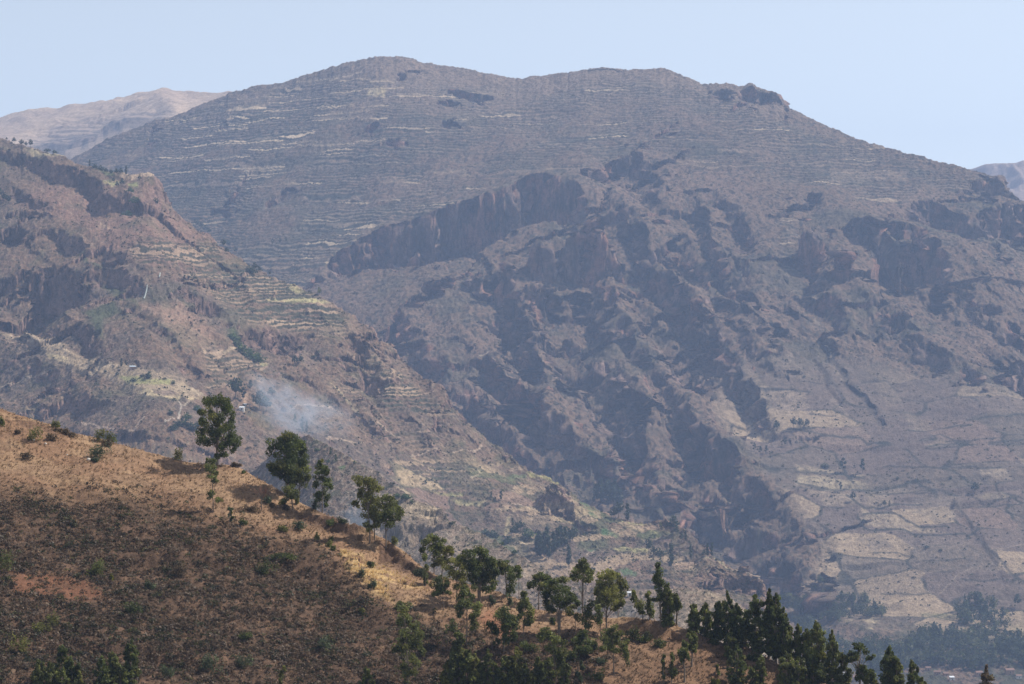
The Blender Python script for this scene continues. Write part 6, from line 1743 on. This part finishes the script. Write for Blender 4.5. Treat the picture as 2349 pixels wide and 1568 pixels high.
far_trees(S, Z1, [(605, 925, 16, .9, 'col', 'dark'), (640, 930, 12, 1.2, 'bsh', 'dark'), (680, 935, 12, 1.2, 'bsh', 'dark'), (715, 945, 14, 1.1, 'rnd', 'dark'), (750, 955, 16, 1.1, 'rnd', 'dark'), (785, 960, 17, 1.0, 'rnd', 'dark'), (815, 960, 18, .9, 'rnd', 'dark'), (850, 960, 22, .8, 'col', 'dark')],
          'in the hedge row across the promontory fields', 'trees of the hedge row on the promontory')
far_trees(S, Z1, [(765, 1005, 12, 1, 'rnd', 'dark'), (790, 1050, 16, 1, 'rnd', 'dark'), (825, 1055, 22, .9, 'rnd', 'dark'), (942, 1015, 12, 1.1, 'rnd', 'dark'), (880, 1100, 13, 1.3, 'bsh', 'green'), (30, 1090, 26, 1, 'rnd', 'dark'), (0, 1070, 24, 1, 'rnd', 'dark'), (60, 1100, 20, 1, 'rnd', 'dark'), (910, 1150, 16, 1.3, 'bsh', 'green'), (860, 1180, 14, 1.5, 'bsh', 'green'), (1050, 1110, 14, .9, 'bsh', 'dark')],
          'scattered below the promontory hedge row', 'trees scattered on the promontory')
far_trees(M, Z1, [(1330, 1290, 16, 1.1, 'rnd', 'dark'), (1355, 1300, 17, 1.1, 'rnd', 'dark'), (1385, 1320, 18, 1.1, 'rnd', 'dark'), (1410, 1340, 16, 1.1, 'rnd', 'dark'), (1590, 1470, 18, 1.1, 'rnd', 'dark'), (1540, 1430, 17, 1.1, 'rnd', 'dark'), (1840, 1420, 17, .9, 'gap', 'dark'), (1890, 1420, 18, .9, 'gap', 'dark'), (1930, 1400, 12, 1, 'gap', 'dark')],
          'in the hollow behind the promontory', 'trees in the hollow behind the promontory')
far_trees(S, Z4, [(1510, 170, 20, 1.1, 'rnd', 'dark'), (1530, 210, 18, 1, 'rnd', 'dark'), (1720, 300, 20, 1.1, 'rnd', 'dark'), (1750, 290, 18, 1.1, 'rnd', 'dark'), (1700, 350, 18, 1.2, 'bsh', 'dark'), (1820, 310, 9, 1.1, 'rnd', 'dark'), (1680, 330, 14, 1.2, 'bsh', 'dark'), (2155, 515, 22, .8, 'rnd', 'pale')],
          'at the top of the terraced spur', 'trees at the top of the terraced spur')
far_trees(M, N8, [(1290, 690, 26, 1.3, 'rnd', 'pale'), (1340, 690, 20, 1.3, 'rnd', 'pale'), (1440, 720, 24, 1.2, 'rnd', 'pale'), (1540, 740, 24, 1.1, 'rnd', 'pale'), (1640, 730, 26, 1.2, 'rnd', 'pale'), (1550, 790, 18, 1.1, 'rnd', 'pale')],
          'at the foot of the dark cliff', 'yellowish trees at the foot of the dark cliff')

# valley woods: one mass
wv, wf, wc, o_ = [], [], [], 0
woods = [(N8((1180, 560), (1500, 740), (1780, 720), (2050, 760), (2280, 880), (2240, 940), (2000, 930), (1800, 1000), (1500, 900), (1200, 700)), 240, 24),
         (N9((1040, 1150), (1080, 1080), (1200, 1060), (1380, 1150), (1390, 1230), (1250, 1260), (1080, 1220)), 70, 34),
         (N9((600, 1370), (800, 1280), (1000, 1260), (1200, 1260), (1400, 1290), (1700, 1250), (1700, 1490), (1300, 1470), (1100, 1490), (880, 1450), (700, 1500), (500, 1560), (420, 1450)), 420, 36),
         (N8((1300, 900), (1480, 920), (1700, 1100), (1900, 1200), (2100, 1120), (2349, 1180), (2349, 1350), (1900, 1350), (1500, 1150)), 200, 26)]
rg = np.random.default_rng(77)
far_lib = [far_tree_parts(k, 90 + i, 80, c)[1:] for i, (k, c) in enumerate([('rnd', (.045, .062, .03)), ('col', (.042, .06, .03)), ('rnd', (.07, .085, .035)), ('bsh', (.055, .072, .03)), ('rnd', (.11, .12, .05))])]
for poly, n, hpx in woods:
    xs, ys = [p[0] for p in poly], [p[1] for p in poly]
    k = 0
    tries = 0
    while k < n and tries < 6000:
        tries += 1
        px, py = rg.uniform(min(xs), max(xs)), rg.uniform(min(ys), max(ys))
        if softpoly(np.array([px]), np.array([py]), poly, 1)[0] < .5:
            continue
        k += 1
        P = M.place(px, py)
        H = hpx * K * P[1] * rg.uniform(.5, 1.1)
        (v, f), c = far_lib[rg.choice([0, 0, 1, 1, 2, 3, 4])]
        a = rg.uniform(0, 6.28)
        ww = H * rg.uniform(.8, 1.25)
        vv = np.stack([(v[:, 0] * math.cos(a) - v[:, 1] * math.sin(a)) * ww, (v[:, 0] * math.sin(a) + v[:, 1] * math.cos(a)) * ww, v[:, 2] * H], 1) + P
        wv.append(vv)
        wf.append(f + o_)
        wc.append(c * rg.uniform(.7, 1.3))
        o_ += len(v)
tag(obj('valley_woods', make_mesh('valley_woods', np.concatenate(wv), np.concatenate(wf), M_FARLEAF, np.clip(np.concatenate(wc), .01, 1), smooth=False)),
    'hazy dark green woods along the valley floor', 'woods', kind='stuff')

# scrub of the middle distance
mv, mf, mc, o_ = [], [], [], 0
pal2 = np.array([(.055, .062, .03), (.05, .05, .035), (.075, .085, .035), (.09, .085, .05)])
for sheet, n, b, dens, s0, sz in [
    (S, 15000, (-140, 1950, 330, 1500), lambda x, y: .25 + .75 * sstep(0, .4, fbm(x / 45, y / 30, 3, 401)), 1.1, 1.6),
    (T, 7000, (560, 1800, 985, 1560), lambda x, y: .2 + .8 * sstep(0, .4, fbm(x / 40, y / 25, 3, 403)), .5, .9),
    (M, 14000, (150, 2480, 200, 1500), lambda x, y: .3 + .7 * sstep(0, .4, fbm(x / 60, y / 40, 3, 405)), 1.3, 2.0)]:
    P, px, py = scatter(n, *b, 51, sheet, dens)
    rg = np.random.default_rng(52)
    size = s0 + sz * rg.random(len(P)) ** 3
    v, f, c = hemi_bushes(P, size, pal2[rg.integers(0, 4, len(P))], 9, s0 * .75, 53, .9)
    mv.append(v)
    mf.append(f + o_)
    mc.append(c)
    o_ += len(v)
tag(obj('mountain_scrub', make_mesh('mountain_scrub', np.concatenate(mv), np.concatenate(mf), M_FARLEAF, np.clip(np.concatenate(mc), .01, 1), smooth=False)),
    'dotted dark scrub growing over the far slopes', 'scrub', kind='stuff')

# ---- houses and sheds
M_ADOBE = plain_mat('adobe_wall', (0.36, 0.23, 0.16))
M_WHITEWASH = plain_mat('whitewashed_wall', (0.66, 0.62, 0.56))
M_TIN = plain_mat('tin_roof', (0.70, 0.72, 0.75), rough=.4, vary=.08)
M_BLUETIN = plain_mat('weathered_tin_roof', (0.36, 0.42, 0.48), rough=.5, vary=.15)
M_TILE = plain_mat('clay_tile_roof', (0.22, 0.13, 0.10))
M_DOOR = plain_mat('dark_wood', (0.06, 0.045, 0.035))


def box(x0, x1, y0, y1, z0, z1):
    V = np.array([[x, y, z] for x in (x0, x1) for y in (y0, y1) for z in (z0, z1)], float)
    return V, np.array([[0, 1, 3, 2], [4, 6, 7, 5], [0, 4, 5, 1], [2, 3, 7, 6], [0, 2, 6, 4], [1, 5, 7, 3]])


def house(sheet, conv, x, y, wpx_, wall, roof, label, rot=0.2, shed=False, group=None):
    (px, py), = [p[:2] for p in conv((x, y))]
    P = sheet.place(px, py)
    w = wpx_ * K * P[1]
    d, h = w * .6, min(3.0, w * .38) + .6
    root = bpy.data.objects.new('shed' if shed else 'house', None)
    COL.objects.link(root)
    root.location = P
    root.rotation_euler = (0, 0, rot)
    tag(root, label, 'shed' if shed else 'house', group)
    obj('wall', make_mesh('wall', *box(-w / 2, w / 2, -d / 2, d / 2, -3, h), wall, smooth=False), root)
    o = .35
    if shed:
        V, Fc = box(-w / 2 - o, w / 2 + o, -d / 2 - o, d / 2 + o, h, h + .12)
        V[V[:, 1] > 0, 2] += d * .35
        rf = (V, Fc)
    else:
        rh = d * .32
        V = np.array([[sx * (w / 2 + o), sy * (d / 2 + o), h - .1] for sx in (-1, 1) for sy in (-1, 1)] + [[sx * (w / 2 + o), 0, h + rh] for sx in (-1, 1)] +
                     [[sx * (w / 2 + o), sy * (d / 2 + o), h - .3] for sx in (-1, 1) for sy in (-1, 1)])
        Fc = np.array([[0, 2, 5, 4], [1, 4, 5, 3], [0, 4, 1, 1], [2, 3, 5, 5], [6, 7, 9, 8], [0, 6, 8, 2], [1, 3, 9, 7], [0, 1, 7, 6], [2, 8, 9, 3]])
        Fc[2] = [0, 4, 1, 7]
        Fc[3] = [2, 3, 5, 5]
        rf = (V, Fc[[0, 1, 4, 5, 6, 7, 8]])
        gab = box(-w / 2 + .02, w / 2 - .02, -d / 2 + .3, d / 2 - .3, h - .2, h + .01)
    obj('roof', make_mesh('roof', *rf, roof, smooth=False), root)
    obj('door', make_mesh('door', *box(-.45, .45, -d / 2 - .06, -d / 2 + .05, -.2, min(2, h * .8)), M_DOOR, smooth=False), root)
    for k in (-1, 1):
        if w > 5:
            obj('window', make_mesh('window', *box(k * w * .3 - .35, k * w * .3 + .35, -d / 2 - .05, -d / 2 + .05, h * .4, h * .72), M_DOOR, smooth=False), root)


house(S, Z4, 895, 996, 13, M_ADOBE, M_BLUETIN, 'farm shed with blue-grey tin roof on the left terrace', .3, True)
house(S, Z4, 1652, 1250, 7, M_WHITEWASH, M_TIN, 'smaller white-roofed shed between the round trees, upper one', .1, True)
house(S, Z4, 1632, 1302, 11, M_WHITEWASH, M_TIN, 'longer white-roofed shed below the round trees, lower one', -.1, True)
house(T, N7, 1925, 655, 9, M_WHITEWASH, M_TIN, 'tiny white-roofed hut right of the sunlit bushy eucalyptus', .1, True)
for a in [(N9, 920, 1515, 16, M_ADOBE, M_TILE, 'brown-roofed village house, leftmost in the valley'), (N9, 975, 1520, 12, M_ADOBE, M_TILE, 'small brown-roofed house beside the leftmost village house'),
          (N9, 1015, 1545, 11, M_WHITEWASH, M_TIN, 'white house below the brown-roofed pair in the valley'), (N9, 1190, 1512, 16, M_ADOBE, M_TILE, 'reddish-roofed house in the middle of the village'),
          (N9, 1390, 1500, 20, M_ADOBE, M_TILE, 'long clay-roofed house at the right of the village'), (N9, 1450, 1535, 13, M_WHITEWASH, M_TILE, 'pale house with clay roof nearest the right edge'),
          (N9, 300, 1540, 18, M_WHITEWASH, M_TIN, 'whitish building glimpsed between the ridge trees'), (N9, 400, 1556, 20, M_ADOBE, M_TILE, 'brownish building behind the flat-crowned ridge tree'),
          (N9, 860, 1482, 12, M_ADOBE, M_TILE, 'little brown house at the wood edge, highest of the village')]:
    house(M, a[0], a[1], a[2], a[3], a[4], a[5], a[6], rnd.uniform(-.3, .3), a[5] is M_TIN, 'houses in the valley village')

# ruined wall on the summit
wall = []
rg = np.random.default_rng(3)
for (x0_, x1_) in ((1830, 1870), (1876, 1968), (1976, 2062)):
    n = 8
    q = np.linspace(x0_, x1_, n)
    for a_, b_ in zip(q[:-1], q[1:]):
        (pa, _), (pb, _) = [p[:2] for p in Z2((a_, 0), (b_, 0))]
        Yw = float(np.interp((pa + pb) / 2, M.px, M.Y[M.ridge])) - 14
        z = M.ground((pa + pb) / 2, Yw)
        x_a, x_b = (pa - CX) * K * Yw, (pb - CX) * K * Yw
        wall.append(box(x_a, x_b + .05, Yw, Yw + 1.6, z - 4, z + 2.6 + rg.uniform(-.5, .7)))
v, f = merge(wall)
tag(obj('ruined_wall', make_mesh('ruined_wall', v, f, plain_mat('dry_stone', (.16, .13, .11)), smooth=False)), 'low dark stone ruin on the flat right-hand summit', 'ruin')

# two small waterfalls
M_WATER = plain_mat('falling_water', (0.42, 0.46, 0.42), rough=.3)


def fall(pts, w, label):
    V, Fq = [], []
    for i, (px, py) in enumerate(pts):
        P = S.place(px, py)
        ww = w * (.6 + .4 * math.sin(i * 2.1) ** 2)
        V += [P + [-ww, -1.2, 1.2], P + [ww, -1.2, 1.2], P + [ww, 1, -1.5], P + [-ww, 1, -1.5]]
    for i in range(len(pts) - 1):
        a, b = i * 4, i * 4 + 4
        for k in range(4):
            Fq.append([a + k, a + (k + 1) % 4, b + (k + 1) % 4, b + k])
    Fq += [[3, 2, 1, 0], [len(V) - 4, len(V) - 3, len(V) - 2, len(V) - 1]]
    tag(obj('waterfall', make_mesh('waterfall', np.array(V), np.array(Fq), M_WATER, smooth=False)), label, 'waterfall', 'waterfalls on the left slope')


fall([p[:2] for p in Z4((995, 412), (992, 430), (985, 448), (978, 465), (972, 480))], .6, 'lower pale cascade in the gully below the promontory')
fall([p[:2] for p in Z4((1083, 335), (1080, 350), (1076, 368))], .5, 'upper short cascade in the gully below the promontory')

# ---- smoke drifting up behind the ridge trees
sm = bpy.data.materials.new('blue_smoke')
sm.use_nodes = True
t = sm.node_tree
t.nodes.clear()
so = t.nodes.new('ShaderNodeOutputMaterial')
sp = t.nodes.new('ShaderNodeVolumePrincipled')
sp.inputs['Color'].default_value = (0.72, 0.84, 1.0, 1)
tc = t.nodes.new('ShaderNodeTexCoord')
ln_ = t.nodes.new('ShaderNodeVectorMath')
ln_.operation = 'LENGTH'
t.links.new(tc.outputs['Object'], ln_.inputs[0])
fo = t.nodes.new('ShaderNodeMapRange')
fo.interpolation_type = 'SMOOTHSTEP'
fo.inputs['From Min'].default_value = 1.0
fo.inputs['From Max'].default_value = 0.15
t.links.new(ln_.outputs['Value'], fo.inputs['Value'])
nz = t.nodes.new('ShaderNodeTexNoise')
nz.inputs['Scale'].default_value = 1.9
nz.inputs['Detail'].default_value = 4
nz.inputs['Distortion'].default_value = .8
t.links.new(tc.outputs['Object'], nz.inputs['Vector'])
nr_ = t.nodes.new('ShaderNodeMapRange')
nr_.inputs['From Min'].default_value = .42
nr_.inputs['From Max'].default_value = .75
t.links.new(nz.outputs[0], nr_.inputs['Value'])
mu = t.nodes.new('ShaderNodeMath')
mu.operation = 'MULTIPLY'
t.links.new(fo.outputs[0], mu.inputs[0])
t.links.new(nr_.outputs[0], mu.inputs[1])
mu2 = t.nodes.new('ShaderNodeMath')
mu2.operation = 'MULTIPLY'
mu2.inputs[1].default_value = SMOKE_DENSITY
t.links.new(mu.outputs[0], mu2.inputs[0])
t.links.new(mu2.outputs[0], sp.inputs['Density'])
t.links.new(sp.outputs[0], so.inputs['Volume'])
import bmesh
for (px, py, Y, rx, ry, rz, tilt) in [(696, 952, 1960, 50, 30, 26, .15), (832, 1172, 1500, 20, 14, 17, -.3), (640, 905, 1980, 40, 24, 20, .6)]:
    bm = bmesh.new()
    bmesh.ops.create_icosphere(bm, subdivisions=3, radius=1.02)
    me = bpy.data.meshes.new('smoke')
    bm.to_mesh(me)
    bm.free()
    me.materials.append(sm)
    o = obj('smoke', me, loc=((px - CX) * K * Y, Y, (CY - py) * K * Y))
    o.scale = (rx, ry, rz)
    o.rotation_euler = (0, tilt, 0)
    tag(o, {696: 'main drift of blue smoke right of the tallest eucalyptus', 832: 'thin smoke wisp rising behind the ridge-edge trio', 640: 'faint upper smoke drifting left above the dome-crowned tree'}[px], 'smoke', kind='stuff')

# ---- the air: one even box of haze round camera and land
hv = np.array([[x, y, z] for x in (-2600, 2600) for y in (-60, 9900) for z in (-760, 860)], float)
hf = np.array([[0, 1, 3, 2], [4, 6, 7, 5], [0, 4, 5, 1], [2, 3, 7, 6], [0, 2, 6, 4], [1, 5, 7, 3]])
hm = bpy.data.materials.new('haze_air')
hm.use_nodes = True
hm.node_tree.nodes.clear()
pv = hm.node_tree.nodes.new('ShaderNodeVolumePrincipled')
pv.inputs['Color'].default_value = HAZE_COLOR + (1,)
pv.inputs['Density'].default_value = HAZE_DENSITY
pv.inputs['Anisotropy'].default_value = 0.1
ho = hm.node_tree.nodes.new('ShaderNodeOutputMaterial')
hm.node_tree.links.new(pv.outputs[0], ho.inputs['Volume'])
tag(obj('haze', make_mesh('haze', hv, hf, hm, smooth=False)), kind='stuff')
